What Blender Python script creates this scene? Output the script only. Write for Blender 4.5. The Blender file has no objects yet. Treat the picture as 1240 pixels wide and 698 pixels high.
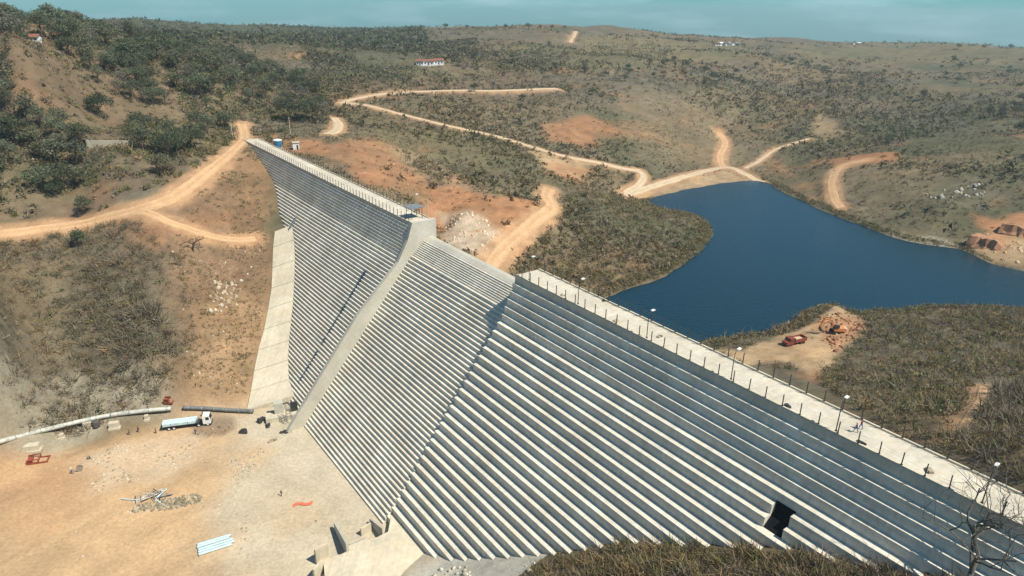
import bpy, bmesh, math, random
import numpy as np
from mathutils import Vector, Matrix
random.seed(7); RNG = np.random.default_rng(11)
SC = bpy.context.scene
COL = SC.collection
rad = math.radians

# ------------------------------------------------------------------ camera, sky, sun, exposure
F_PX, PITCH, ROLL, YAW = 830.0, 0.386518, 0.0144395, 0.64142      # of a 1240 px wide frame
DN, CAM_H = 90.459, 57.93
cam_d = bpy.data.cameras.new('camera'); cam = bpy.data.objects.new('camera', cam_d); COL.objects.link(cam)
cam_d.sensor_fit = 'HORIZONTAL'; cam_d.sensor_width = 36.0; cam_d.lens = 36.0 * F_PX / 1240.0
cam_d.clip_start = 0.5; cam_d.clip_end = 20000
_r = np.array([1, 0, 0.]); _w = np.array([0, math.cos(PITCH), -math.sin(PITCH)]); _u = np.array([0, math.sin(PITCH), math.cos(PITCH)])
RT = math.cos(ROLL) * _r + math.sin(ROLL) * _u; UP = -math.sin(ROLL) * _r + math.cos(ROLL) * _u; FW = _w
cam.matrix_world = Matrix(((RT[0], UP[0], -FW[0], 0), (RT[1], UP[1], -FW[1], 0), (RT[2], UP[2], -FW[2], CAM_H), (0, 0, 0, 1)))
SC.camera = cam

SUN_EL = rad(55); SUN_AZ = math.atan2(0.869, -0.495)               # azimuth clockwise from +Y
world = bpy.data.worlds.new('World'); SC.world = world; world.use_nodes = True
wn = world.node_tree.nodes; wl_ = world.node_tree.links
sky = wn.new('ShaderNodeTexSky'); sky.sky_type = 'NISHITA'; sky.sun_disc = False
sky.sun_elevation = SUN_EL; sky.sun_rotation = SUN_AZ; sky.altitude = 200; sky.air_density = 1.0; sky.dust_density = 0.3; sky.ozone_density = 1.5
bg = wn['Background']; bg.inputs['Strength'].default_value = 0.078
tint = wn.new('ShaderNodeMix'); tint.data_type = 'RGBA'; tint.blend_type = 'MULTIPLY'; tint.inputs[0].default_value = 1.0
tint.inputs[7].default_value = (0.27, 0.74, 1.0, 1)
wtc = wn.new('ShaderNodeTexCoord'); wmp = wn.new('ShaderNodeMapping'); wmp.inputs['Scale'].default_value = (2.2, 2.2, 16)
wno = wn.new('ShaderNodeTexNoise'); wno.inputs['Scale'].default_value = 2.3; wno.inputs['Detail'].default_value = 7; wno.inputs['Roughness'].default_value = 0.6
wcr = wn.new('ShaderNodeMapRange'); wcr.inputs[1].default_value = 0.47; wcr.inputs[2].default_value = 0.78; wcr.inputs[3].default_value = 0.0; wcr.inputs[4].default_value = 0.7
wcl = wn.new('ShaderNodeMix'); wcl.data_type = 'RGBA'; wcl.inputs[7].default_value = (5.6, 8.0, 8.6, 1)
wl_.new(wtc.outputs['Generated'], wmp.inputs[0]); wl_.new(wmp.outputs[0], wno.inputs['Vector']); wl_.new(wno.outputs['Fac'], wcr.inputs[0])
wl_.new(sky.outputs[0], tint.inputs[6]); wl_.new(tint.outputs[2], wcl.inputs[6]); wl_.new(wcr.outputs[0], wcl.inputs[0])
wl_.new(wcl.outputs[2], bg.inputs['Color'])
sun_d = bpy.data.lights.new('sun', 'SUN'); sun_d.energy = 5.0; sun_d.angle = rad(0.55); sun_d.color = (1.0, 0.935, 0.80)
sun = bpy.data.objects.new('sun', sun_d); COL.objects.link(sun)
to_sun = Vector((math.sin(SUN_AZ) * math.cos(SUN_EL), math.cos(SUN_AZ) * math.cos(SUN_EL), math.sin(SUN_EL)))
sun.rotation_euler = to_sun.to_track_quat('Z', 'Y').to_euler(); sun.location = (100, -50, 300)
SC.view_settings.view_transform = 'Standard'; SC.view_settings.look = 'None'; SC.view_settings.gamma = 1.0
SC.view_settings.exposure = 0.36
SC.render.engine = 'CYCLES'; SC.cycles.max_bounces = 5; SC.cycles.diffuse_bounces = 3; SC.cycles.transparent_max_bounces = 6
SC.cycles.use_denoising = True

# ------------------------------------------------------------------ coordinates
AX = np.array([-math.sin(YAW), math.cos(YAW), 0.]); NX = np.array([-math.cos(YAW), -math.sin(YAW), 0.])
E0 = -DN * NX; CAMP = np.array([0, 0, CAM_H])
DAM_ROT = math.atan2(AX[1], AX[0])
def D(s, n, z=0.0): return E0 + AX * s + NX * n + np.array([0, 0, z])          # along the crest, downstream, up
def dam_sn(x, y):
    dx, dy = x - E0[0], y - E0[1]
    return dx * AX[0] + dy * AX[1], dx * NX[0] + dy * NX[1]
def ray(px, py):
    d = (px - 620) / F_PX * RT + (349 - py) / F_PX * UP + FW
    return d / np.linalg.norm(d)
def onz(px, py, z):
    d = ray(px, py); return CAMP + d * ((z - CAM_H) / d[2])

# ------------------------------------------------------------------ noise
def _hash(ix, iy, seed):
    h = (ix.astype(np.int64) * 374761393 + iy.astype(np.int64) * 668265263 + seed * 1442695041) & 0xffffffff
    h = ((h ^ (h >> 13)) * 1274126177) & 0xffffffff
    return ((h ^ (h >> 16)) & 0xffff) / 65535.0
def vnoise(x, y, seed=0):
    x = np.asarray(x, float); y = np.asarray(y, float)
    ix = np.floor(x); iy = np.floor(y); fx = x - ix; fy = y - iy
    fx = fx * fx * (3 - 2 * fx); fy = fy * fy * (3 - 2 * fy)
    a = _hash(ix, iy, seed); b = _hash(ix + 1, iy, seed); c = _hash(ix, iy + 1, seed); d = _hash(ix + 1, iy + 1, seed)
    return (a * (1 - fx) + b * fx) * (1 - fy) + (c * (1 - fx) + d * fx) * fy
def fbm(x, y, wl, octv=4, seed=0, rough=0.5):
    v = 0; amp = 1; tot = 0; f = 1.0 / wl
    for k in range(octv):
        v = v + amp * (vnoise(np.asarray(x) * f + 17.3 * k, np.asarray(y) * f - 9.1 * k, seed + k) - 0.5); tot += amp * 0.5; amp *= rough; f *= 2.03
    return v / tot
def sstep(x, a, b):
    t = np.clip((x - a) / (b - a), 0, 1); return t * t * (3 - 2 * t)

# ------------------------------------------------------------------ terrain height
WATER_Z = -40.0; YARD_Z = -54.0
CT = []
def cp(px, py, z): CT.append(onz(px, py, z))
def cd(s, n, z): CT.append(D(s, n, z))
for s, z in [(185, -53.8), (198, -51.5), (208, -42), (222, -33), (237, -24), (261, -17), (290, -8), (317, -1)]:
    nf = -3.07 - 0.76 * z
    for n in sorted({max(nf, 8), 70, 100, 140, 190}):
        if n >= nf: cd(s, n, z - (0 if n < 120 else 2))
for s in (112, 150, 180):
    for n in (46, 85, 125, 190): cd(s, n, -54)
for s, z in [(98, -50), (86, -43), (72, -34.5), (63, -28), (51, -22), (38.7, -16), (30, -13.5), (10, -7), (-20, -3), (-70, 4)]:
    nf = -3.07 - 0.76 * z
    for n in (nf, 55, 95, 150): cd(s, max(n, 3), z - (0 if n < 50 else 4))
# left hill above the road
for px, py, z in [(0, 283, -13), (180, 255, -9), (262, 200, -3), (295, 160, 0.5), (0, 200, 3), (120, 190, 4), (200, 185, 3), (120, 140, 12), (0, 140, 13), (220, 140, 8), (300, 120, 9),
                  (60, 48, 40), (0, 34, 48), (30, 22, 51), (-80, 20, 60), (130, 48, 37), (200, 60, 30), (250, 90, 22), (300, 60, 25), (380, 100, 11), (-150, 100, 40), (-200, 250, 5), (-250, 60, 62),
                  (200, 27, 30), (240, 30, 24), (350, 48, 18), (430, 39, 2), (320, 35, 10), (250, 50, 12), (480, 38, 5), (430, 60, 17), (410, 125, 4), (400, 165, 1)]: cp(px, py, z)
# middle
for px, py, z in [(310, 168, -0.5), (360, 178, -1.5), (430, 190, -3), (450, 225, -7), (500, 245, -14), (500, 200, -12), (550, 262, -17), (600, 318, -25), (540, 285, -25), (650, 262, -21), (665, 237, -19), (560, 215, -13), (620, 230, -17), (600, 185, -12),
                  (600, 150, -8), (675, 110, 2), (525, 110, 4), (525, 78, 14), (600, 75, 13), (690, 150, -13), (720, 200, -25), (700, 225, -25), (690, 300, -32), (740, 255, -28), (760, 300, -33), (810, 270, -35), (690, 340, -37), (760, 232, -34),
                  (740, 33, 30), (600, 34, 25), (520, 40, 18), (700, 60, 18), (820, 62, 14), (900, 56, 14), (900, 54, 9), (930, 53, 1), (980, 48, 6), (800, 100, -1), (800, 150, -19), (870, 165, -29), (850, 205, -38), (880, 200, -37), (780, 215, -34),
                  (1000, 52, 4), (1100, 52, 4), (1180, 58, 8), (1240, 56, 10), (1320, 60, 12), (1000, 75, 0), (1000, 100, -7), (900, 110, -8), (1000, 130, -16), (1100, 110, -6), (1240, 90, 0), (950, 170, -29), (960, 200, -35), (1000, 170, -26), (1060, 185, -22), (1100, 180, -20), (1200, 140, -8), (1150, 210, -20), (1235, 200, -15),
                  (1080, 230, -28), (1060, 255, -36), (1150, 260, -30), (1240, 250, -26), (1320, 200, -10), (1400, 300, -30), (1240, 300, -37), (1180, 285, -37)]: cp(px, py, z)
# right bank behind the crest
for px, py, z in [(960, 415, -37.5), (900, 438, -38), (1010, 400, -36.5), (1000, 440, -36), (1050, 400, -35), (1100, 390, -37), (1100, 450, -30), (1240, 400, -36), (1240, 450, -24), (1100, 510, -18), (1150, 540, -10), (1240, 560, -3), (1400, 480, -10), (1400, 600, 4), (860, 420, -39.5)]: cp(px, py, z)
cd(20, -14, -6); cd(0, -12, -3); cd(-30, -12, 0); cd(60, -12, -26); cd(90, -12, -40); cd(118, -14, -46); cd(140, -14, -42); cd(165, -16, -32); cd(180, -12, -26); cd(235, -12, -10); cd(280, -12, -4); cd(330, -5, 0); cd(345, 0, 1)
# far away
for th, r, z in [(-60, 1500, 50), (-30, 2800, -60), (-12, 3000, -70), (0, 3000, -40), (20, 3000, -110), (45, 3000, -110), (60, 1500, 0), (-30, 6000, -260), (0, 6000, -260), (40, 6000, -330), (-70, 200, 10), (70, 150, 5), (70, 500, 0), (-75, 600, 50), (0, 9000, -400), (50, 9000, -480), (-50, 9000, -400),
                 (180, 60, -5), (120, 100, 10), (-120, 150, -52), (-100, 100, -54), (180, 200, 10)]:
    CT.append(np.array([r * math.sin(rad(th)), r * math.cos(rad(th)), z]))
CT = np.array(CT)
_uv = lambda x, y: (np.arctan2(x, y) * 1.4, 0.5 * np.log(np.asarray(x, float) ** 2 + np.asarray(y, float) ** 2 + 400.0))
_cu, _cv = _uv(CT[:, 0], CT[:, 1]); _c2 = 0.02 ** 2
_A = np.sqrt((_cu[:, None] - _cu) ** 2 + (_cv[:, None] - _cv) ** 2 + _c2)
_n = len(CT); _M = np.zeros((_n + 3, _n + 3)); _M[:_n, :_n] = _A - np.eye(_n) * 0.006
_M[:_n, _n] = 1; _M[:_n, _n + 1] = _cu; _M[:_n, _n + 2] = _cv; _M[_n:, :_n] = _M[:_n, _n:].T
_W = np.linalg.solve(_M, np.r_[CT[:, 2], 0, 0, 0])
def rbf(x, y):
    x = np.atleast_1d(np.asarray(x, float)); y = np.atleast_1d(np.asarray(y, float))
    out = np.empty(x.size); xf = x.ravel(); yf = y.ravel()
    for i in range(0, x.size, 20000):
        u, v = _uv(xf[i:i + 20000], yf[i:i + 20000])
        K = np.sqrt((u[:, None] - _cu) ** 2 + (v[:, None] - _cv) ** 2 + _c2)
        out[i:i + 20000] = K @ _W[:_n] + _W[_n] + _W[_n + 1] * u + _W[_n + 2] * v
    return out.reshape(x.shape)
def seg_dist(x, y, P, closed=False):
    P = np.asarray(P)[:, :2]; d = np.full(np.shape(x), 1e9)
    for i in range(len(P) - (0 if closed else 1)):
        a = P[i]; b = P[(i + 1) % len(P)]; ab = b - a; L = ab @ ab + 1e-9
        t = np.clip(((x - a[0]) * ab[0] + (y - a[1]) * ab[1]) / L, 0, 1)
        d = np.minimum(d, np.hypot(x - a[0] - t * ab[0], y - a[1] - t * ab[1]))
    return d
def inside(x, y, P):
    P = np.asarray(P)[:, :2]; r = np.zeros(np.shape(x), bool)
    for i in range(len(P)):
        a = P[i]; b = P[i - 1]
        c = ((a[1] > y) != (b[1] > y)) & (x < (b[0] - a[0]) * (y - a[1]) / (b[1] - a[1] + 1e-12) + a[0]); r ^= c
    return r
def sdist(x, y, P):
    d = seg_dist(x, y, P, True); return np.where(inside(x, y, P), -d, d)
def smooth_line(P, per=6, closed=False):
    P = [np.array(p, float) for p in P]; out = []; m = len(P)
    for i in range(m if closed else m - 1):
        g = (lambda j: P[j % m]) if closed else (lambda j: P[min(max(j, 0), m - 1)])
        p0, p1, p2, p3 = g(i - 1), g(i), g(i + 1), g(i + 2)
        for k in range(per):
            t = k / per
            out.append(0.5 * ((2 * p1) + (-p0 + p2) * t + (2 * p0 - 5 * p1 + 4 * p2 - p3) * t * t + (-p0 + 3 * p1 - 3 * p2 + p3) * t ** 3))
    if not closed: out.append(P[-1])
    return np.array(out)
LAKE = smooth_line([onz(x, y, WATER_Z) for x, y in [(730, 372), (748, 354), (775, 345), (803, 335), (832, 318), (856, 296), (862, 277), (843, 262), (803, 255), (786, 245), (802, 236), (832, 229), (868, 223), (903, 219), (928, 222), (960, 238),
        (1000, 256), (1040, 272), (1078, 286), (1120, 296), (1162, 302), (1200, 318), (1245, 331), (1330, 350), (1330, 376), (1240, 374), (1150, 371), (1092, 373), (1040, 378), (1005, 370), (972, 380), (955, 394), (925, 403), (885, 407), (850, 412), (832, 425), (780, 420)]], 4, True)
ROADS_PX = {
 'road_hill': ([(-20, 285), (0, 283), (60, 276), (120, 266), (165, 254), (200, 244), (232, 224), (260, 202), (284, 181), (296, 168), (293, 150)], 6.5),
 'road_spur': ([(170, 256), (200, 267), (225, 276), (252, 285), (285, 291), (310, 289)], 4.0),
 'road_quarry': ([(594, 322), (606, 306), (622, 290), (645, 270), (668, 252), (662, 238), (666, 228)], 8.0),
 'road_ridge': ([(413, 126), (430, 120), (475, 113), (540, 110), (600, 110), (677, 108)], 5.0),
 'road_traverse': ([(413, 126), (440, 127), (480, 137), (540, 152), (600, 165), (650, 180), (690, 191), (740, 201), (778, 207)], 5.0),
 'road_dip': ([(404, 143), (410, 150), (407, 158), (396, 163)], 7.0),
 'road_shore': ([(755, 236), (785, 228), (830, 214), (875, 203), (902, 211), (925, 222)], 7.0),
 'road_loop': ([(757, 234), (776, 222), (779, 212), (770, 206)], 6.0),
 'road_climb': ([(876, 203), (872, 190), (878, 173), (870, 160)], 7.0),
 'road_gully': ([(902, 204), (925, 191), (942, 180), (980, 168)], 4.0),
 'road_east': ([(1018, 252), (1009, 236), (1008, 216), (1020, 201), (1050, 194)], 6.0),
 'road_brush': ([(1190, 468), (1186, 485), (1172, 506), (1164, 520)], 2.2),
 'road_far': ([(697, 38), (694, 46), (690, 52)], 7.0),
}
def base_h(x, y):
    x = np.atleast_1d(np.asarray(x, float)); y = np.atleast_1d(np.asarray(y, float))
    z = rbf(x, y); s, n = dam_sn(x, y)
    near = (s > 80) & (s < 240) & (n > 20)
    yd = sstep(s, 100, 112) * (1 - sstep(s, 186 + 6 * sstep(n, 50, 110), 200 + 6 * sstep(n, 50, 110))) * sstep(n, 20, 34)
    z = np.where(near, z * (1 - yd) + YARD_Z * yd, z)
    d = sdist(x, y, LAKE) + 2.5 * fbm(x, y, 14, 3, 50)
    out = WATER_Z + np.maximum(d, 0) * 0.22
    zz = np.where(d < 0, WATER_Z - np.minimum(-d * 0.25, 5), out + (np.maximum(z, WATER_Z + 0.5) - out) * sstep(d, 4, 40))
    r = np.hypot(x, y)
    lk = (r < 700) & ((n < -7) | (s < 100))
    z = np.where(lk, np.where(n < -7, zz, z), z)
    blk = (n > -9) & (n < 1.0) & (s > 22) & (s < 312)
    return np.where(blk, np.minimum(z, -6), z)
def march(px, py, hf):
    d = ray(px, py); t = np.geomspace(45, 4600, 1000)
    X = CAMP[0] + d[0] * t; Y = d[1] * t; Z = CAM_H + d[2] * t
    s, n = dam_sn(X, Y)
    g = Z - hf(X, Y)
    ok = np.where((g[1:] <= 0) & (g[:-1] > 0))[0]
    if len(ok) == 0: return np.array([X[-1], Y[-1], Z[-1]])
    i = ok[0]; f = g[i] / (g[i] - g[i + 1]); return np.array([X[i] + (X[i + 1] - X[i]) * f, Y[i] + (Y[i + 1] - Y[i]) * f, Z[i] + (Z[i + 1] - Z[i]) * f])
ROADS = {k: (smooth_line([march(px, py, base_h) for px, py in v[0]], 10), v[1]) for k, v in ROADS_PX.items()}
def road_d(x, y):
    d = np.full(np.shape(x), 1e9)
    for L, w in ROADS.values(): d = np.minimum(d, seg_dist(x, y, L[::2] if len(L) > 40 else L) - w / 2)
    return d
def noise_amp(x, y, rd=None):
    s, n = dam_sn(x, y); r = np.hypot(x, y)
    if rd is None: rd = road_d(x, y)
    a = sstep(rd, 0, 6)
    yd = (s > 95) & (s < 205) & (n > 20)
    a = np.where(yd, a * (0.06 + 0.94 * (1 - sstep(s, 95, 112)) + 0.94 * sstep(s, 188, 205)), a)
    a = a * np.where((n > -10) & (n < 45) & (s > -20) & (s < 330), 0.35, 1.0)
    a = a * np.where(n < -7, sstep(sdist(x, y, LAKE), 0, 14), 1.0) if True else a
    return a
def relief(x, y):
    r = np.hypot(x, y)
    return 0.9 * fbm(x, y, 26, 5, 3, 0.55) + 11.0 * fbm(x, y, 140, 4, 21) * sstep(r, 300, 600) + 4 * fbm(x, y, 300, 3, 31) * sstep(r, 900, 1600)
def ground(x, y):
    x = np.atleast_1d(np.asarray(x, float)); y = np.atleast_1d(np.asarray(y, float))
    return base_h(x, y) + relief(x, y) * noise_amp(x, y)
def gz(x, y): return float(ground(x, y)[0])
def P(px, py):
    q = march(px, py, ground); return q

# ------------------------------------------------------------------ materials
MATS = {}
def mat(name, col, rough=0.85, metal=0.0, var=0.15, scale=1.5, bump=0.0, col2=None, spec=0.3, attr=None, rnd=0.0, trans=0.0, scale2=None):
    if name in MATS: return MATS[name]
    m = bpy.data.materials.new(name); m.use_nodes = True; nt = m.node_tree; nd = nt.nodes; lk = nt.links
    b = nd['Principled BSDF']; b.inputs['Roughness'].default_value = rough; b.inputs['Metallic'].default_value = metal
    b.inputs['Specular IOR Level'].default_value = spec
    tc = nd.new('ShaderNodeTexCoord'); no = nd.new('ShaderNodeTexNoise'); no.inputs['Scale'].default_value = scale; no.inputs['Detail'].default_value = 6; no.inputs['Roughness'].default_value = 0.65
    geo = nd.new('ShaderNodeNewGeometry'); lk.new(geo.outputs['Position'], no.inputs['Vector'])
    mx = nd.new('ShaderNodeMix'); mx.data_type = 'RGBA'
    c = np.array(col[:3]); c2 = np.array(col2[:3]) if col2 is not None else c * (1 - 2 * var); c1 = c if col2 is not None else c * (1 + var)
    if attr:
        at = nd.new('ShaderNodeAttribute'); at.attribute_name = attr
        m1 = nd.new('ShaderNodeMix'); m1.data_type = 'RGBA'; m1.blend_type = 'MULTIPLY'; m1.inputs[0].default_value = 1.0
        mr = nd.new('ShaderNodeMapRange'); mr.inputs[1].default_value = 0.28; mr.inputs[2].default_value = 0.72; mr.inputs[3].default_value = 1 - var * 1.6; mr.inputs[4].default_value = 1 + var * 1.6
        lk.new(no.outputs['Fac'], mr.inputs[0]); lk.new(at.outputs['Color'], m1.inputs[6]); lk.new(mr.outputs[0], m1.inputs[7]); src = m1.outputs[2]
    else:
        mx.inputs[6].default_value = (*c2, 1); mx.inputs[7].default_value = (*c1, 1)
        mr = nd.new('ShaderNodeMapRange'); mr.inputs[1].default_value = 0.3; mr.inputs[2].default_value = 0.68
        lk.new(no.outputs['Fac'], mr.inputs[0]); lk.new(mr.outputs[0], mx.inputs[0]); src = mx.outputs[2]
    if scale2:
        n2 = nd.new('ShaderNodeTexNoise'); n2.inputs['Scale'].default_value = scale2; n2.inputs['Detail'].default_value = 5; lk.new(geo.outputs['Position'], n2.inputs['Vector'])
        r2 = nd.new('ShaderNodeMapRange'); r2.inputs[1].default_value = 0.3; r2.inputs[2].default_value = 0.7; r2.inputs[3].default_value = 1 - var; r2.inputs[4].default_value = 1 + var * 0.6
        lk.new(n2.outputs['Fac'], r2.inputs[0]); m2 = nd.new('ShaderNodeMix'); m2.data_type = 'RGBA'; m2.blend_type = 'MULTIPLY'; m2.inputs[0].default_value = 1.0
        lk.new(src, m2.inputs[6]); lk.new(r2.outputs[0], m2.inputs[7]); src = m2.outputs[2]
    if rnd:
        oi = nd.new('ShaderNodeObjectInfo'); hs = nd.new('ShaderNodeHueSaturation')
        a1 = nd.new('ShaderNodeMapRange'); a1.inputs[3].default_value = 1 - rnd; a1.inputs[4].default_value = 1 + rnd; lk.new(oi.outputs['Random'], a1.inputs[0]); lk.new(a1.outputs[0], hs.inputs['Value'])
        mm = nd.new('ShaderNodeMath'); mm.operation = 'MULTIPLY'; mm.inputs[1].default_value = 7.31; lk.new(oi.outputs['Random'], mm.inputs[0])
        fr = nd.new('ShaderNodeMath'); fr.operation = 'FRACT'; lk.new(mm.outputs[0], fr.inputs[0])
        a2 = nd.new('ShaderNodeMapRange'); a2.inputs[3].default_value = 0.47; a2.inputs[4].default_value = 0.52; lk.new(fr.outputs[0], a2.inputs[0]); lk.new(a2.outputs[0], hs.inputs['Hue'])
        lk.new(src, hs.inputs['Color']); src = hs.outputs[0]
    lk.new(src, b.inputs['Base Color'])
    if bump:
        bp = nd.new('ShaderNodeBump'); bp.inputs['Strength'].default_value = bump; bp.inputs['Distance'].default_value = 0.3; lk.new(no.outputs['Fac'], bp.inputs['Height']); lk.new(bp.outputs[0], b.inputs['Normal'])
    if trans:
        td = nd.new('ShaderNodeBsdfTranslucent'); lk.new(src, td.inputs['Color']); ms = nd.new('ShaderNodeMixShader'); ms.inputs[0].default_value = trans
        out = nd['Material Output']; lk.new(b.outputs[0], ms.inputs[1]); lk.new(td.outputs[0], ms.inputs[2]); lk.new(ms.outputs[0], out.inputs['Surface'])
    MATS[name] = m; return m
# concrete with stains that run down, and lift lines
def concrete(name, c, dirty=0.25, lines=0.3):
    m = bpy.data.materials.new(name); m.use_nodes = True; nt = m.node_tree; nd = nt.nodes; lk = nt.links; b = nd['Principled BSDF']
    b.inputs['Roughness'].default_value = 0.9; b.inputs['Specular IOR Level'].default_value = 0.2
    tc = nd.new('ShaderNodeTexCoord')
    def noise(sc, scale, det=5):
        mp = nd.new('ShaderNodeMapping'); mp.inputs['Scale'].default_value = sc; lk.new(tc.outputs['Object'], mp.inputs[0])
        n = nd.new('ShaderNodeTexNoise'); n.inputs['Scale'].default_value = scale; n.inputs['Detail'].default_value = det; n.inputs['Roughness'].default_value = 0.65; lk.new(mp.outputs[0], n.inputs['Vector']); return n.outputs['Fac']
    def mrange(v, lo, hi):
        r = nd.new('ShaderNodeMapRange'); r.inputs[1].default_value = 0.3; r.inputs[2].default_value = 0.7; r.inputs[3].default_value = lo; r.inputs[4].default_value = hi; lk.new(v, r.inputs[0]); return r.outputs[0]
    def mul(a, bb):
        x = nd.new('ShaderNodeMath'); x.operation = 'MULTIPLY'; lk.new(a, x.inputs[0]); lk.new(bb, x.inputs[1]); return x.outputs[0]
    v = mul(mul(mrange(noise((0.12, 0.12, 0.12), 1.0), 1 - dirty, 1 + dirty * 0.4), mrange(noise((1.4, 0.05, 0.05), 1.0), 1 - dirty * 0.6, 1 + dirty * 0.3)), mul(mrange(noise((1, 1, 1), 0.9, 8), 1 - dirty * 0.7, 1 + dirty * 0.5), mrange(noise((0.1, 1.5, 3.4), 1.0, 3), 1 - lines * 0.4, 1 + lines * 0.2)))
    hs = nd.new('ShaderNodeMix'); hs.data_type = 'RGBA'; hs.blend_type = 'MULTIPLY'; hs.inputs[0].default_value = 1; hs.inputs[6].default_value = (*c, 1); lk.new(v, hs.inputs[7])
    wr = nd.new('ShaderNodeMix'); wr.data_type = 'RGBA'; wr.inputs[7].default_value = (c[0] * 0.95, c[1] * 0.78, c[2] * 0.6, 1); lk.new(mrange(noise((0.25, 0.25, 0.25), 1.0), 0, 0.35), wr.inputs[0]); lk.new(hs.outputs[2], wr.inputs[6])
    lk.new(wr.outputs[2], b.inputs['Base Color'])
    bp = nd.new('ShaderNodeBump'); bp.inputs['Strength'].default_value = 0.25; bp.inputs['Distance'].default_value = 0.1; lk.new(noise((1, 1, 1), 2.5, 6), bp.inputs['Height']); lk.new(bp.outputs[0], b.inputs['Normal'])
    MATS[name] = m; return m
M_CONC = concrete('stepped_concrete', (0.68, 0.655, 0.57)); M_CONC2 = concrete('smooth_concrete', (0.50, 0.485, 0.42), 0.18, 0.0); M_DECK = concrete('dusty_concrete', (0.58, 0.54, 0.45), 0.25, 0.0)
M_SLAB = concrete('pale_concrete', (0.60, 0.55, 0.43), 0.22, 0.0)
M_GROUND = mat('dry_ground', (1, 1, 1), 0.95, attr='Col', var=0.13, scale=1.3, bump=0.25, spec=0.1, scale2=0.09)
M_SCRUB = mat('scrub_leaves', (1, 1, 1), 0.9, attr='Col', var=0.15, scale=0.6, spec=0.1, trans=0.2)
M_ROAD = mat('dirt_track', (1, 1, 1), 0.95, attr='Col', var=0.08, scale=0.9, bump=0.3, spec=0.1, scale2=0.25)
M_ROADP = mat('pale_dirt', (0.55, 0.42, 0.28), 0.95, col2=(0.44, 0.33, 0.22), scale=0.35, bump=0.3, spec=0.1, var=0.1, scale2=1.6)
M_METAL = mat('galvanised_steel', (0.42, 0.44, 0.44), 0.45, 0.7, scale=3)
M_DARKM = mat('dark_steel', (0.07, 0.07, 0.07), 0.5, 0.4, scale=3)
M_RUST = mat('rusty_red_steel', (0.30, 0.07, 0.04), 0.7, 0.1, scale=4)
M_WHITE = mat('white_paint', (0.75, 0.75, 0.72), 0.5, scale=2, var=0.08)
M_BLACK = mat('black_rubber', (0.02, 0.02, 0.02), 0.8, scale=3)
M_GLASS = mat('dark_glass', (0.02, 0.03, 0.035), 0.08, spec=0.8, scale=1)
M_ORANGE = mat('orange_paint', (0.60, 0.26, 0.09), 0.6, scale=2, var=0.12)
M_RED = mat('red_paint', (0.21, 0.05, 0.035), 0.6, scale=2, var=0.15)
M_BLUE = mat('blue_plastic', (0.03, 0.22, 0.38), 0.45, scale=1)
M_PIPEB = mat('pale_blue_sheet', (0.48, 0.62, 0.64), 0.45, scale=1.2, var=0.12)
M_BARK = mat('grey_bark', (0.17, 0.13, 0.09), 0.95, scale=3, bump=0.3)
M_BARE = mat('bleached_bark', (0.20, 0.17, 0.13), 0.95, scale=3)
M_ROCK = mat('broken_rock', (0.42, 0.36, 0.27), 0.95, col2=(0.26, 0.21, 0.15), scale=0.8, bump=0.4)
M_TILE = mat('red_roof_tile', (0.24, 0.10, 0.065), 0.9, scale=2)
M_SKIN = mat('skin', (0.30, 0.17, 0.11), 0.6, scale=5, var=0.05)

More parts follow.
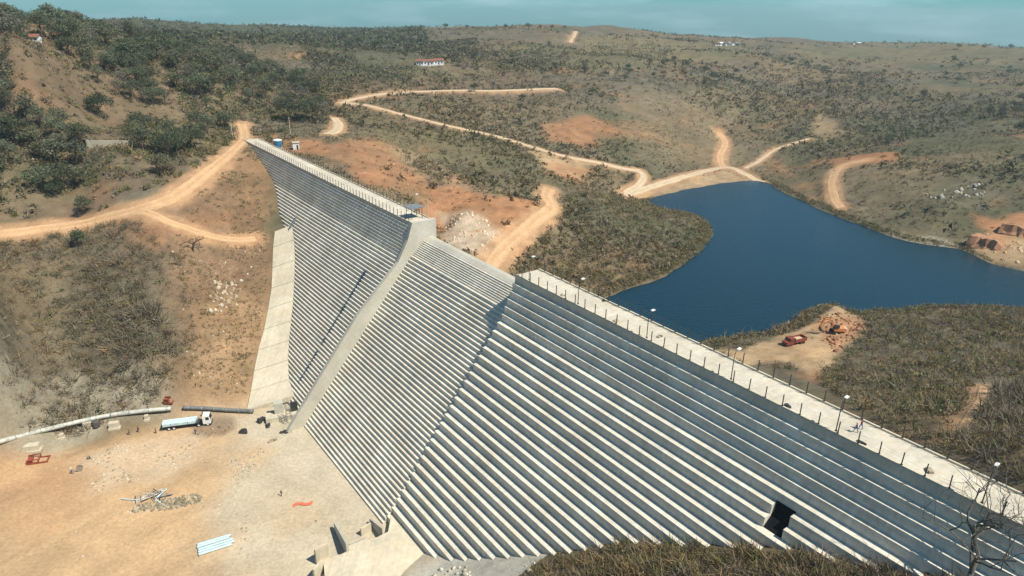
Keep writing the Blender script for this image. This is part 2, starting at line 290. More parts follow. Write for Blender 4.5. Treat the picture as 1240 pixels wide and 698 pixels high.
# ------------------------------------------------------------------ object helpers
def link(name, me, m=None, parent=None):
    o = bpy.data.objects.new(name, me); COL.objects.link(o)
    if m is not None and not me.materials:
        for mm in (m if isinstance(m, (list, tuple)) else [m]): me.materials.append(mm)
    if parent is not None: o.parent = parent
    return o
def tag(o, label=None, cat=None, group=None, kind=None):
    if label: o['label'] = label
    if cat: o['category'] = cat
    if group: o['group'] = group
    if kind: o['kind'] = kind
    return o
def thing(name, label, cat, loc=(0, 0, 0), rz=0.0, group=None):
    o = bpy.data.objects.new(name, None); COL.objects.link(o); o.empty_display_size = 0.3
    o.location = loc; o.rotation_euler = (0, 0, rz); return tag(o, label, cat, group)
class MB:
    def __init__(s): s.v = []; s.f = []; s.mi = []; s.cur = 0
    def add(s, vs, fs):
        k = len(s.v); s.v += [tuple(map(float, v)) for v in vs]; s.f += [tuple(i + k for i in f) for f in fs]; s.mi += [s.cur] * len(fs); return s
    def box(s, x0, x1, y0, y1, z0, z1):
        return s.add([(x0, y0, z0), (x1, y0, z0), (x1, y1, z0), (x0, y1, z0), (x0, y0, z1), (x1, y0, z1), (x1, y1, z1), (x0, y1, z1)],
                     [(0, 3, 2, 1), (4, 5, 6, 7), (0, 1, 5, 4), (1, 2, 6, 5), (2, 3, 7, 6), (3, 0, 4, 7)])
    def prism(s, poly, h0, h1, axis='x'):
        n = len(poly); f = {'x': lambda p, h: (h, p[0], p[1]), 'y': lambda p, h: (p[0], h, p[1]), 'z': lambda p, h: (p[0], p[1], h)}[axis]
        vs = [f(p, h0) for p in poly] + [f(p, h1) for p in poly]
        return s.add(vs, [tuple(range(n)), tuple(range(2 * n - 1, n - 1, -1))] + [((i + 1) % n, i, n + i, n + (i + 1) % n) for i in range(n)])
    def tube(s, pts, rr, k=6, cap=True):
        pts = [Vector(p) for p in pts]; rr = rr if isinstance(rr, (list, tuple)) else [rr] * len(pts); vs = []; fs = []
        for i, p in enumerate(pts):
            t = (pts[min(i + 1, len(pts) - 1)] - pts[max(i - 1, 0)]).normalized()
            a = t.cross(Vector((0, 0, 1))) if abs(t.z) < 0.95 else t.cross(Vector((1, 0, 0))); a.normalize(); b = t.cross(a)
            for j in range(k):
                q = 2 * math.pi * j / k; vs.append(p + (a * math.cos(q) + b * math.sin(q)) * rr[i])
        for i in range(len(pts) - 1):
            for j in range(k): fs.append((i * k + j, i * k + (j + 1) % k, (i + 1) * k + (j + 1) % k, (i + 1) * k + j))
        if cap: fs += [tuple(range(k))[::-1], tuple((len(pts) - 1) * k + j for j in range(k))]
        return s.add(vs, fs)
    def mesh(s, name):
        me = bpy.data.meshes.new(name); me.from_pydata(s.v, [], s.f); me.polygons.foreach_set('material_index', s.mi); me.update()
        bm = bmesh.new(); bm.from_mesh(me); bmesh.ops.recalc_face_normals(bm, faces=bm.faces); bm.to_mesh(me); bm.free(); return me
    def build(s, name, m, parent=None, smooth=False):
        me = s.mesh(name)
        if smooth: me.polygons.foreach_set('use_smooth', [True] * len(me.polygons))
        return link(name, me, m, parent)
def tri_mesh(name, V, T, C=None, m=None, parent=None):
    me = bpy.data.meshes.new(name); nt = len(T)
    me.vertices.add(len(V)); me.vertices.foreach_set('co', np.ascontiguousarray(V, np.float32).ravel())
    me.loops.add(nt * 3); me.loops.foreach_set('vertex_index', np.ascontiguousarray(T, np.int32).ravel())
    me.polygons.add(nt); me.polygons.foreach_set('loop_start', np.arange(0, nt * 3, 3, dtype=np.int32)); me.update(calc_edges=True)
    if C is not None:
        at = me.color_attributes.new('Col', 'FLOAT_COLOR', 'POINT'); at.data.foreach_set('color', np.c_[C, np.ones(len(C))].astype(np.float32).ravel())
    return link(name, me, m, parent)

# ------------------------------------------------------------------ terrain mesh and its soils
SOIL = dict(dry=(.155, .118, .07), grey=(.125, .108, .075), green=(.078, .084, .047), olive=(.14, .125, .066), red=(.40, .185, .09), sand=(.46, .31, .175), pale=(.47, .42, .32), brown=(.15, .10, .068), rock=(.52, .49, .41), tan=(.215, .165, .10))
def poly(*px): return np.array([march(x, y, base_h) for x, y in px])
PATCH = [  # soil, polygon, feather in metres, strength
 ('grey', poly((-60, 300), (120, 296), (205, 300), (235, 400), (205, 490), (100, 505), (-60, 530)), 12, 0.85),
 ('pale', poly((-60, 470), (80, 455), (200, 462), (210, 495), (-60, 545)), 7, 0.5),
 ('red', poly((205, 285), (325, 262), (330, 330), (318, 400), (300, 480), (215, 488), (235, 400)), 16, 0.3),
 ('sand', poly((250, 395), (310, 385), (300, 490), (225, 492)), 12, 0.38),
 ('red', poly((215, 232), (300, 180), (322, 190), (338, 262), (225, 285)), 9, 0.4),
 ('brown', poly((-40, 68), (80, 75), (105, 130), (-40, 138)), 10, 0.8),
 ('brown', poly((140, 205), (240, 195), (215, 235), (60, 270), (30, 262)), 6, 0.6),
 ('olive', poly((0, 80), (300, 60), (300, 130), (150, 190), (0, 200)), 40, 0.3),
 ('red', poly((380, 180), (470, 172), (520, 215), (520, 245), (440, 225)), 9, 0.62),
 ('red', poly((490, 250), (550, 215), (575, 232), (645, 245), (655, 262), (600, 318), (545, 300), (520, 275)), 8, 0.85),
 ('pale', poly((535, 262), (590, 262), (610, 285), (590, 318), (540, 290)), 7, 0.75),
 ('olive', poly((420, 140), (560, 155), (690, 200), (650, 225), (480, 185)), 18, 0.6),
 ('sand', poly((480, 180), (520, 190), (560, 215), (640, 238), (600, 240), (500, 215)), 8, 0.35),
 ('red', poly((655, 148), (715, 138), (745, 158), (700, 175), (665, 168)), 12, 0.7),
 ('sand', poly((640, 182), (690, 190), (718, 198), (700, 218), (665, 205)), 10, 0.8),
 ('red', poly((660, 195), (715, 205), (705, 220), (670, 212)), 8, 0.6),
 ('green', poly((585, 188), (640, 192), (660, 212), (610, 212)), 10, 0.5),
 ('red', poly((740, 150), (800, 150), (805, 168), (750, 172)), 16, 0.35),
 ('sand', poly((752, 240), (780, 232), (835, 218), (875, 207), (920, 221), (880, 224), (830, 230), (790, 240)), 5, 0.8),
 ('red', poly((990, 192), (1085, 186), (1085, 195), (1020, 205)), 7, 0.85),
 ('sand', poly((990, 138), (1030, 158), (1000, 168), (985, 160)), 10, 0.7),
 ('sand', poly((858, 424), (905, 442), (950, 442), (985, 456), (1005, 440), (1045, 408), (1042, 384), (1012, 370), (985, 390), (950, 405), (900, 425)), 4, 0.95),
 ('red', poly((985, 390), (1042, 384), (1045, 408), (1012, 425), (995, 410)), 4, 0.75),
 ('sand', poly((1165, 292), (1215, 270), (1260, 262), (1260, 338), (1200, 316)), 7, 0.85),
 ('red', poly((1185, 262), (1260, 250), (1260, 290), (1200, 290)), 6, 0.85),
 ('pale', poly((1060, 280), (1150, 292), (1175, 290), (1160, 302), (1100, 297)), 3, 0.6),
 ('tan', poly((760, 112), (900, 122), (885, 200), (860, 200), (770, 190)), 25, 0.55),
 ('tan', poly((1020, 205), (1140, 192), (1120, 262), (1040, 262)), 14, 0.6),
 ('tan', poly((695, 40), (880, 56), (850, 76), (710, 70)), 80, 0.6),
 ('tan', poly((1150, 188), (1240, 184), (1240, 204), (1150, 206)), 12, 0.5),
 ('tan', poly((430, 128), (560, 150), (660, 178), (640, 140), (560, 118)), 20, 0.45),
 ('olive', poly((640, 60), (740, 48), (950, 68), (830, 82), (690, 80)), 60, 0.7),
 ('dry', poly((300, 50), (410, 42), (390, 62), (310, 62)), 60, 0.9),
 ('olive', poly((950, 60), (1240, 56), (1240, 75), (960, 72)), 60, 0.7),
 ('green', poly((930, 150), (1240, 130), (1240, 185), (1100, 175), (960, 195), (920, 185)), 30, 0.55),
 ('green', poly((930, 205), (1010, 200), (1010, 250), (960, 236)), 12, 0.5),
 ('green', poly((1060, 110), (1240, 95), (1240, 150), (1100, 150)), 40, 0.4),
 ('grey', poly((1130, 215), (1240, 205), (1240, 245), (1140, 250)), 15, 0.7),
 ('brown', poly((226, 507), (283, 502), (288, 520), (268, 528), (240, 528)), 3, 0.75),
 ('rock', poly((100, 555), (150, 535), (240, 530), (235, 560), (180, 590), (110, 595)), 6, 0.35),
 ('brown', poly((70, 552), (120, 540), (160, 528), (120, 545), (80, 556)), 3, 0.4),
 ('red', poly((-20, 560), (70, 556), (110, 590), (60, 640), (-20, 640)), 10, 0.28),
 ('brown', poly((-40, 30), (60, 35), (150, 50), (215, 130), (150, 195), (-40, 200)), 20, 0.6),
 ('red', poly((305, 165), (330, 160), (400, 172), (400, 190), (350, 185)), 6, 0.7),
 ('green', poly((165, 30), (240, 28), (460, 40), (460, 48), (300, 44), (180, 45)), 60, 0.8),
 ('green', poly((400, 50), (530, 40), (545, 95), (400, 100)), 40, 0.6),
 ('brown', poly((420, 100), (640, 85), (700, 105), (640, 112), (430, 120)), 20, 0.5),
 ('pale', poly((800, 395), (1010, 360), (1010, 372), (860, 412)), 3, 0.2),
]
def soil_col(x, y, rd):
    s, n = dam_sn(x, y); r = np.hypot(x, y)
    L = lambda k: np.array(SOIL[k])[None, :]
    w = sstep(fbm(x, y, 60, 4, 60), -0.35, 0.45)[:, None]
    c = L('dry') * (1 - w) + L('grey') * w
    w = (sstep(fbm(x, y, 85, 4, 70), 0.0, 0.5) * 0.75)[:, None]; c = c * (1 - w) + L('green') * w
    w = (sstep(fbm(x, y, 22, 4, 80), 0.25, 0.7) * 0.45 * (1 - sstep(r, 500, 900)))[:, None]; c = c * (1 - w) + L('red') * w
    # works yard under the dam
    e = 3 * fbm(x, y, 12, 4, 101)
    yd = sstep(s, 92, 104) * (1 - sstep(s + e, 186 + 6 * sstep(n, 50, 110), 196 + 6 * sstep(n, 50, 110))) * sstep(n, 18, 30)
    yd = yd[:, None]; c = c * (1 - yd) + (L('sand') * (1 + 0.10 * fbm(x, y, 30, 3, 103) + 0.20 * fbm(s * 0.35 + n * 0.1, n * 0.05, 1.3, 4, 104, 0.6))[:, None]) * yd
    pl = (sstep(fbm(x, y, 22, 4, 105) * 22 - n + 66, -12, 22) * (s > 80) * (s < 205) * (n > 20))[:, None] * 0.85; c = c * (1 - pl * yd) + L('pale') * pl * yd
    lg = (sstep(-s + 4 * fbm(x, y, 10, 3, 106), -106, -98) * (s > 76) * (n > 20) * (n < 80))[:, None] * 0.9; c = c * (1 - lg) + L('rock') * lg
    for k, Q, fe, st in PATCH:
        bb = (x > Q[:, 0].min() - 2 * fe) & (x < Q[:, 0].max() + 2 * fe) & (y > Q[:, 1].min() - 2 * fe) & (y < Q[:, 1].max() + 2 * fe)
        if not bb.any(): continue
        d = sdist(x[bb], y[bb], Q) + fe * 0.9 * fbm(x[bb], y[bb], fe * 1.6, 4, 90)
        w = (st * (1 - sstep(d, -fe * 0.5, fe * 0.5)) * (0.75 + 0.25 * fbm(x[bb], y[bb], 6, 3, 95)))[:, None]
        c[bb] = c[bb] * (1 - w) + L(k) * w
    fl = (sstep(-np.degrees(np.arctan2(x, y)), 6, 12) * sstep(r, 620, 850) * 0.8)[:, None]; c = c * (1 - fl) + L('green') * 0.9 * fl
    rw = ((1 - sstep(rd + 1.6 * fbm(x, y, 5, 3, 110), 0, 3.5)) * 0.75)[:, None]; c = c * (1 - rw) + (L('sand') * 0.6 + L('red') * 0.4) * rw
    lk = np.where((n < -7) & (r < 700), sdist(x, y, LAKE), 99.0)
    sh = ((1 - sstep(lk + 1.5 * fbm(x, y, 9, 3, 115), 0.5, 5)) * 0.25)[:, None]; c = c * (1 - sh) + L('grey') * sh
    fa = np.where((s > 95) & (s < 200) & (n > 30), 0.10, 0.34)
    return c * (1 + fa * fbm(x, y, 7, 4, 120, 0.75) + fa * 0.6 * fbm(x, y, 1.8, 2, 121))[:, None]
NR, NA = 600, 500
rr = np.concatenate([np.geomspace(10, 75, 40, endpoint=False), np.geomspace(75, 620, 390, endpoint=False), np.geomspace(620, 4400, NR - 430)])
aa = np.radians(np.linspace(-64, 64, NA))
GR, GA = np.meshgrid(rr, aa, indexing='ij'); gx = (GR * np.sin(GA)).ravel(); gy = (GR * np.cos(GA)).ravel()
g_rd = road_d(gx, gy)
g_zz = base_h(gx, gy) + relief(gx, gy) * noise_amp(gx, gy, g_rd)
idx = np.arange(NR * NA).reshape(NR, NA)
q0, q1, q2, q3 = idx[:-1, :-1].ravel(), idx[:-1, 1:].ravel(), idx[1:, 1:].ravel(), idx[1:, :-1].ravel()
terr = tri_mesh('ground', np.c_[gx, gy, g_zz], np.r_[np.c_[q0, q1, q2], np.c_[q0, q2, q3]][:, ::-1], np.clip(soil_col(gx, gy, g_rd), 0.02, 0.8), M_GROUND)
terr.data.polygons.foreach_set('use_smooth', [True] * len(terr.data.polygons))
tag(terr, kind='structure')

# roads laid on the ground
for k, (L, w) in ROADS.items():
    seg = np.hypot(*np.diff(L[:, :2], axis=0).T); t = np.r_[0, np.cumsum(seg)]; tt = np.arange(0, t[-1], 1.2 if t[-1] < 400 else 3.0)
    x = np.interp(tt, t, L[:, 0]); y = np.interp(tt, t, L[:, 1]); tx = np.gradient(x); ty = np.gradient(y); ln = np.hypot(tx, ty) + 1e-9; tx /= ln; ty /= ln
    V = []; m = 9; CC = []; bc = np.array((0.50, 0.315, 0.175) if k in ('road_hill', 'road_spur', 'road_quarry', 'road_climb', 'road_brush', 'road_east') else (0.50, 0.385, 0.26)); trk = [.72, .86, 1.0, 1.07, .90, .95, 1.06, .95, .74]
    for j in range(m):
        CC.append(bc[None, :] * (trk[j] * (1 + 0.14 * fbm(x, y, 5, 3, 220 + j)))[:, None]); o = (j / (m - 1) - 0.5) * w * (1 + 0.38 * fbm(x, y, 7, 4, 200 + j, 0.7)) * (0.9 + 0.12 * fbm(x, y, 40, 2, 210))
        X = x - ty * o; Y = y + tx * o
        V.append(np.c_[X, Y, ground(X, Y) + (0.10 if 0 < j < m - 1 else -0.25)])
    V = np.stack(V, 1).reshape(-1, 3); CC = np.stack(CC, 1).reshape(-1, 3); n_ = len(tt); ii = np.arange(n_ * m).reshape(n_, m)
    a_, b_, c_, d_ = ii[:-1, :-1].ravel(), ii[:-1, 1:].ravel(), ii[1:, 1:].ravel(), ii[1:, :-1].ravel()
    o = tri_mesh('dirt_road', V, np.r_[np.c_[a_, b_, c_], np.c_[a_, c_, d_]], CC, M_ROAD)
    tag(o, kind='structure')

# the reservoir
wm = bpy.data.materials.new('lake_water'); wm.use_nodes = True; nd = wm.node_tree.nodes; b = nd['Principled BSDF']
b.inputs['Base Color'].default_value = (0.006, 0.028, 0.042, 1); b.inputs['Roughness'].default_value = 0.12; b.inputs['IOR'].default_value = 1.33; b.inputs['Specular IOR Level'].default_value = 0.38
geo = nd.new('ShaderNodeNewGeometry'); n1 = nd.new('ShaderNodeTexNoise'); n1.inputs['Scale'].default_value = 0.55; n1.inputs['Detail'].default_value = 5; n1.inputs['Roughness'].default_value = 0.6
bp = nd.new('ShaderNodeBump'); bp.inputs['Strength'].default_value = 0.6; bp.inputs['Distance'].default_value = 0.3
wm.node_tree.links.new(geo.outputs['Position'], n1.inputs['Vector']); wm.node_tree.links.new(n1.outputs['Fac'], bp.inputs['Height']); wm.node_tree.links.new(bp.outputs[0], b.inputs['Normal'])
lc = D(95, -8, WATER_Z)
wb = MB(); wpts = [D(118, -7.5), D(20, -7.5)] + [np.array([260, 130, 0]), np.array([330, 260, 0]), np.array([300, 400, 0]), np.array([170, 450, 0]), np.array([60, 400, 0]), np.array([20, 280, 0])]
wb.add([(p[0], p[1], WATER_Z) for p in wpts], [tuple(range(len(wpts)))])
tag(wb.build('water', wm), kind='structure')

# ------------------------------------------------------------------ the dam
dam = thing('dam', 'long straight stepped concrete dam with a central spillway across the valley', 'dam', D(0, 0, 0), DAM_ROT)
WU, WL = 0.7535, 1.3675
def jit(a=0.03): return random.uniform(-a, a)
def wing(name, s0, s1, h, notch=None):
    k5 = round(9.0 / h); wu = WU * h / 1.8; wl = WL * h / 1.8
    core = MB(); zb = -60
    nb = lambda z: (-z / h) * wu if -z <= 9 else 5 * WU + (-z - 9) / 1.8 * WL
    core.prism([(-7.3, zb), (-7.3, -h * 0.5), (-1.2, -h * 0.5), (nb(-9) - 1.9, -9 - h), (nb(zb) - 3.2, zb)], s0 + 0.15, s1 - 0.15, 'x')
    w = core.build(name, M_CONC2, dam)
    dk = MB(); dk.box(s0, s1, -7.32, 0, -h - 0.04, 0); dk.build('crest_deck', M_DECK, w)
    for kx, nm in ((-7.0, 'kerb'), (-0.22, 'kerb')):
        kb = MB(); kb.box(s0 + 0.2, s1 - 0.2, kx - 0.16, kx + 0.16, -0.02, 0.28); kb.build(nm, M_SLAB, w)
    k = 1; z = -h
    while z > -58:
        n0 = (k - 1) * wu if k <= k5 + 1 else k5 * wu + (k - 1 - k5) * wl
        n1 = k * wu if k <= k5 else k5 * wu + (k - k5) * wl
        a, b2 = s0 + jit(), s1 + jit()
        segs = [(a, b2)]
        if notch and notch[2] <= k <= notch[3]: segs = [(a, notch[0]), (notch[1], b2)]
        m = MB()
        for p, q in segs: m.box(p, q, n0 - 0.9, n1 + jit(0.012), z - h - 0.05, z)
        m.build('step', M_CONC, w)
        k += 1; z = -h * k
    return w
NOTCH = (41.2, 44.4, 7, 8)
rw = wing('right_wing', -45, 120, 1.8, NOTCH)
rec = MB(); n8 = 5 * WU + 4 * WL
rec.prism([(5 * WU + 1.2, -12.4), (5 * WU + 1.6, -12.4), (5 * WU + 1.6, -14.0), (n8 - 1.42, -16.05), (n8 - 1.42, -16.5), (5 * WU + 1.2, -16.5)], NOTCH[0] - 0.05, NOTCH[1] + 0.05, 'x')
rec.build('recess_shade_fill', mat('recess_shade_black', (0.012, 0.013, 0.014), 0.95, spec=0.05, scale=2), rw)  # black sloped fill, paints in the shade inside the square opening
lw = wing('left_wing', 170.6, 332, 0.9)
# spillway: rounded lip, small steps, then the chute
sp = MB(); lip = [(-7.3, -60), (-7.3, -6.0), (-6.9, -4.9), (-6.1, -4.45), (-5.0, -4.6), (-3.6, -5.3), (-3.55, -5.75), (-4.3, -6.2), (0, -12), (34, -56), (34, -60)]
sp.prism(lip, 119.5, 171, 'x'); spw = sp.build('spillway', M_CONC2, dam)
n, z = -3.5, -5.4
for k in range(9):
    m = MB(); m.box(119.6 + jit(), 170.9 + jit(), n - 0.9, n + 0.44, z - 0.52, z - 0.02); m.build('step', M_CONC, spw); n += 0.44; z -= 0.44
h = 0.9; w_ = 0.9 * 0.83
while z > -55:
    m = MB(); m.box(119.6 + jit(), 170.9 + jit(), n - 0.9, n + w_ + jit(0.012), z - h - 0.05, z); m.build('step', M_CONC, spw); n += w_; z -= h
tw = MB(); tw.prism([(-7.6, -60), (-7.6, 0.55), (0.3, 0.55), (2.0, -4.5), (5.4, -10.6), (19.2, -24), (38.4, -48.3), (43.2, -54.4), (43.2, -60)], 169.2, 170.5, 'x')
tw.build('training_wall', M_CONC2, dam)

# ------------------------------------------------------------------ vegetation
def face_n(z): return np.where(-z <= 9, -z / 1.8 * WU, 5 * WU + (-z - 9) / 1.8 * WL)
def free_ground(x, y, z, margin=0.8, roads=True):
    s, n = dam_sn(x, y)
    ok = ~((s > -50) & (s < 335) & (n > -8.5) & (n < face_n(np.minimum(z, 0)) + 0.6))
    ok &= ~((n < -7) & (np.hypot(x, y) < 700) & (sdist(x, y, LAKE) < margin))
    if roads: ok &= road_d(x, y) > margin
    return ok
def sample_poly(Q, dens, roads=True, avoid=()):
    x0, y0 = Q[:, 0].min(), Q[:, 1].min(); x1, y1 = Q[:, 0].max(), Q[:, 1].max()
    N = int((x1 - x0) * (y1 - y0) * dens); x = RNG.uniform(x0, x1, N); y = RNG.uniform(y0, y1, N)
    k = inside(x, y, Q)
    for A in avoid: k &= ~inside(x, y, A)
    x, y = x[k], y[k]; z = ground(x, y); k = free_ground(x, y, z, 0.8, roads); return x[k], y[k], z[k]
def leaf_tris(p, size, col, nt, leaf=0.32, flat=0.75, up=0.35):
    N = len(p); M = N * nt; pi = np.repeat(np.arange(N), nt)
    d = RNG.normal(size=(M, 3)); d /= np.linalg.norm(d, axis=1)[:, None]; d[:, 2] = np.abs(d[:, 2])
    r = (RNG.random(M) ** 0.45)[:, None]
    c = p[pi] + d * r * size[pi][:, None] * np.array([1, 1, flat * 1.3]) * 0.6 + np.array([0, 0, 0.05])
    e = RNG.normal(size=(M, 3, 3)) * (size[pi] * leaf * 0.5)[:, None, None]
    V = (c[:, None, :] + e).reshape(-1, 3); T = np.arange(M * 3).reshape(-1, 3)
    C = np.repeat(col[pi] * RNG.uniform(0.72, 1.3, M)[:, None], 3, 0); return V, T, C
def twig_tris(p, size, col, nt, width=0.035):
    N = len(p); M = N * nt; pi = np.repeat(np.arange(N), nt)
    d = RNG.normal(size=(M, 3)) * np.array([0.75, 0.75, 0.5]); d[:, 2] = np.abs(d[:, 2]) + 0.35; d /= np.linalg.norm(d, axis=1)[:, None]
    sz = size[pi][:, None]; st = RNG.random((M, 1)) * 0.5
    a = p[pi] + d * sz * st + RNG.normal(size=(M, 3)) * sz * np.array([0.22, 0.22, 0.02]); a[:, 2] -= 0.05
    d2 = d + RNG.normal(size=(M, 3)) * 0.35; b = a + d2 * sz * (0.45 + 0.45 * RNG.random((M, 1)))
    w = np.cross(d2, RNG.normal(size=(M, 3))); w /= np.linalg.norm(w, axis=1)[:, None] + 1e-9; w *= sz * width
    V = np.stack([a - w, a + w, b], 1).reshape(-1, 3); T = np.arange(M * 3).reshape(-1, 3)
    C = np.repeat(col[pi] * RNG.uniform(0.7, 1.25, M)[:, None], 3, 0); return V, T, C
PAL = {'grey': [(.20, .17, .12), (.17, .145, .105), (.23, .195, .14), (.15, .135, .085)], 'green': [(.115, .13, .068), (.095, .11, .058), (.14, .145, .075), (.16, .15, .08)],
       'dry': [(.25, .175, .09), (.21, .145, .08), (.18, .14, .075), (.28, .20, .11)], 'olive': [(.15, .145, .06), (.20, .18, .07), (.12, .125, .05), (.24, .20, .09)], 'dark': [(.075, .09, .055), (.09, .10, .06), (.085, .09, .062)]}
def palette(names, N):
    A = np.array([c for k in names.split('+') for c in PAL[k]]); return A[RNG.integers(0, len(A), N)] * RNG.uniform(0.85, 1.15, (N, 1))
class Stuff:
    def __init__(s): s.V = []; s.T = []; s.C = []; s.n = 0
    def add(s, vtc):
        V, T, C = vtc; s.V.append(V); s.T.append(T + s.n); s.C.append(C); s.n += len(V)
    def build(s, name, label, m=None):
        o = tri_mesh(name, np.concatenate(s.V), np.concatenate(s.T), np.concatenate(s.C), m or M_SCRUB); return tag(o, label, kind='stuff')
def scatter(st, Q, dens, size, pal, leafn, twign, avoid=(), thr=None, seed=0, leaf=0.32, roads=True):
    x, y, z = sample_poly(Q, dens, roads, avoid)
    if thr is not None:
        k = fbm(x, y, 16, 3, 300 + seed) > thr + RNG.uniform(-0.25, 0.25, len(x)); x, y, z = x[k], y[k], z[k]
    N = len(x)
    if N == 0: return
    p = np.c_[x, y, z]; sz = RNG.uniform(size[0], size[1], N) * (1 + 0.3 * fbm(x, y, 25, 2, 310)); c = palette(pal, N)
    if leafn: st.add(leaf_tris(p, sz, c, leafn, leaf))
    if twign: st.add(twig_tris(p, sz * 1.15, c * 1.1, twign))
YARD_P = poly((858, 424), (905, 442), (950, 442), (985, 456), (1005, 440), (1045, 408), (1042, 384), (1012, 370), (985, 390), (950, 405), (900, 425))
# hillside left of the dam, below the hill road
S = Stuff()
Q = np.array([D(200, 70), D(203, 120), D(206, 185), D(262, 165), D(282, 112), D(266, 62), D(242, 50), D(214, 54)])
scatter(S, Q, 0.4, (0.8, 2.6), 'grey+grey+dry+grey', 8, 24, thr=-0.35, seed=1, leaf=0.16)
scatter(S, Q, 0.025, (1.2, 2.8), 'green+olive', 34, 6, thr=0.0, seed=2, leaf=0.2); scatter(S, Q, 0.7, (0.3, 0.9), 'grey+dry', 5, 6, thr=-0.5, seed=22)
Q = poly((130, 385), (205, 375), (215, 440), (150, 455)); scatter(S, Q, 0.11, (2.0, 3.8), 'grey', 6, 60, seed=3, leaf=0.14)
Q = poly((210, 285), (325, 275), (325, 330), (315, 400), (295, 480), (190, 485), (225, 400)); scatter(S, Q, 1.0, (0.3, 1.3), 'dry+grey+dry+olive', 7, 6, thr=-0.35, seed=4)
S.build('dry_scrub', 'grey leafless thorn scrub and dry tufts on the slope left of the dam')
S = Stuff()
Q = poly((215, 235), (262, 205), (298, 178), (318, 190), (335, 260), (300, 280), (225, 272)); scatter(S, Q, 0.28, (0.4, 1.5), 'dry+olive+grey', 10, 5, thr=-0.1, seed=5)
Q = poly((0, 195), (140, 195), (260, 180), (275, 185), (220, 225), (150, 245), (60, 265), (0, 272)); scatter(S, Q, 0.06, (1.0, 2.8), 'olive+dry+grey', 22, 10, thr=-0.1, seed=6)
Q = poly((195, 140), (290, 145), (285, 172), (240, 195), (200, 190)); scatter(S, Q, 0.05, (1.5, 3.2), 'olive', 40, 0, seed=7, leaf=0.26)
Q = poly((-40, 60), (200, 60), (400, 95), (405, 160), (310, 160), (200, 160), (-40, 200)); scatter(S, Q, 0.05, (1.2, 3.6), 'olive+green+dry+grey', 22, 4, thr=-0.2, seed=8)
Q = poly((-40, 40), (130, 50), (200, 60), (400, 95), (400, 152), (300, 140), (200, 128), (150, 75), (-40, 75)); scatter(S, Q, 0.06, (3, 5.5), 'green+dark+grey+olive', 44, 0, thr=-0.45, seed=18, leaf=0.17)
Q = poly((-40, 140), (95, 140), (110, 180), (80, 240), (-40, 250)); scatter(S, Q, 0.09, (2.5, 4.8), 'green+dark+olive+grey', 40, 0, thr=-0.35, seed=19, leaf=0.18)
Q = poly((95, 150), (290, 140), (290, 170), (240, 205), (100, 260), (80, 240)); scatter(S, Q, 0.07, (2.0, 4.2), 'green+olive+grey+dry', 36, 6, thr=-0.15, seed=20, leaf=0.18)
Q = poly((-40, 60), (105, 72), (120, 135), (-40, 140)); scatter(S, Q, 0.10, (0.8, 2.0), 'dry+grey', 12, 6, thr=-0.1, seed=21)
Q = np.array([D(305, -15), D(300, 60), D(290, 130), D(330, 190), D(430, 190), D(540, 120), D(540, -40), D(420, -60)]); scatter(S, Q, 0.10, (0.8, 2.4), 'dry+grey+olive', 9, 5, thr=-0.45, seed=24); scatter(S, Q, 0.05, (1.6, 3.8), 'green+grey+olive+dark', 30, 0, thr=-0.05, seed=25, leaf=0.2)
S.build('hill_scrub', 'olive bushes and yellow tufts around the hill road on the left')
# tongue of land in the reservoir
S = Stuff()
Q = poly((645, 300), (662, 262), (700, 232), (770, 245), (800, 252), (845, 260), (862, 276), (857, 296), (832, 320), (800, 338), (750, 352), (690, 345), (640, 325))
scatter(S, Q, 0.3, (1.0, 2.8), 'grey+dry+olive', 14, 8, thr=-0.35, seed=9, leaf=0.22); scatter(S, Q, 0.03, (1.6, 3.4), 'green+olive+green', 42, 0, thr=0.05, seed=10, leaf=0.22)
Q = poly((790, 275), (855, 270), (860, 285), (835, 315), (800, 330), (775, 310)); scatter(S, Q, 0.06, (1.6, 3.4), 'green+olive', 40, 0, seed=11, leaf=0.22)
S.build('shore_scrub', 'brown and green scrub covering the tongue of land in the reservoir')
# right bank behind the crest
S = Stuff()
Q = poly((840, 425), (900, 440), (985, 452), (1000, 470), (1100, 530), (1240, 600), (1330, 600), (1330, 376), (1092, 374), (1042, 380), (1005, 372), (955, 394), (885, 408))
scatter(S, Q, 0.45, (0.8, 2.6), 'grey+dry+grey+olive', 12, 9, avoid=(YARD_P,), thr=-0.45, seed=12, leaf=0.2)
scatter(S, Q, 0.035, (1.4, 3.0), 'green+olive+green', 40, 6, avoid=(YARD_P,), thr=0.0, seed=13, leaf=0.2)
Q = poly((935, 392), (960, 372), (1000, 356), (1010, 366), (975, 385), (945, 402)); scatter(S, Q, 0.5, (1.2, 2.6), 'dry', 8, 26, seed=23)
Q = poly((1150, 560), (1240, 590), (1330, 610), (1330, 480), (1200, 470)); scatter(S, Q, 0.14, (1.2, 3.0), 'grey', 0, 55, seed=14)
Q = np.array([D(92, -8.6), D(0, -8.6), D(-5, -34), D(40, -34), D(70, -26), D(86, -18)]); scatter(S, Q, 0.7, (0.6, 2.0), 'grey+dry+olive+grey', 10, 10, avoid=(YARD_P,), thr=-0.5, seed=27, leaf=0.2)
Q = np.array([D(172, -8.6), D(320, -8.6), D(320, -18), D(250, -20), D(172, -22)]); scatter(S, Q, 0.12, (0.5, 1.8), 'grey+dry+olive', 10, 6, thr=-0.1, seed=28)
S.build('bank_scrub', 'dense dry brown scrub on the bank behind the right end of the crest')
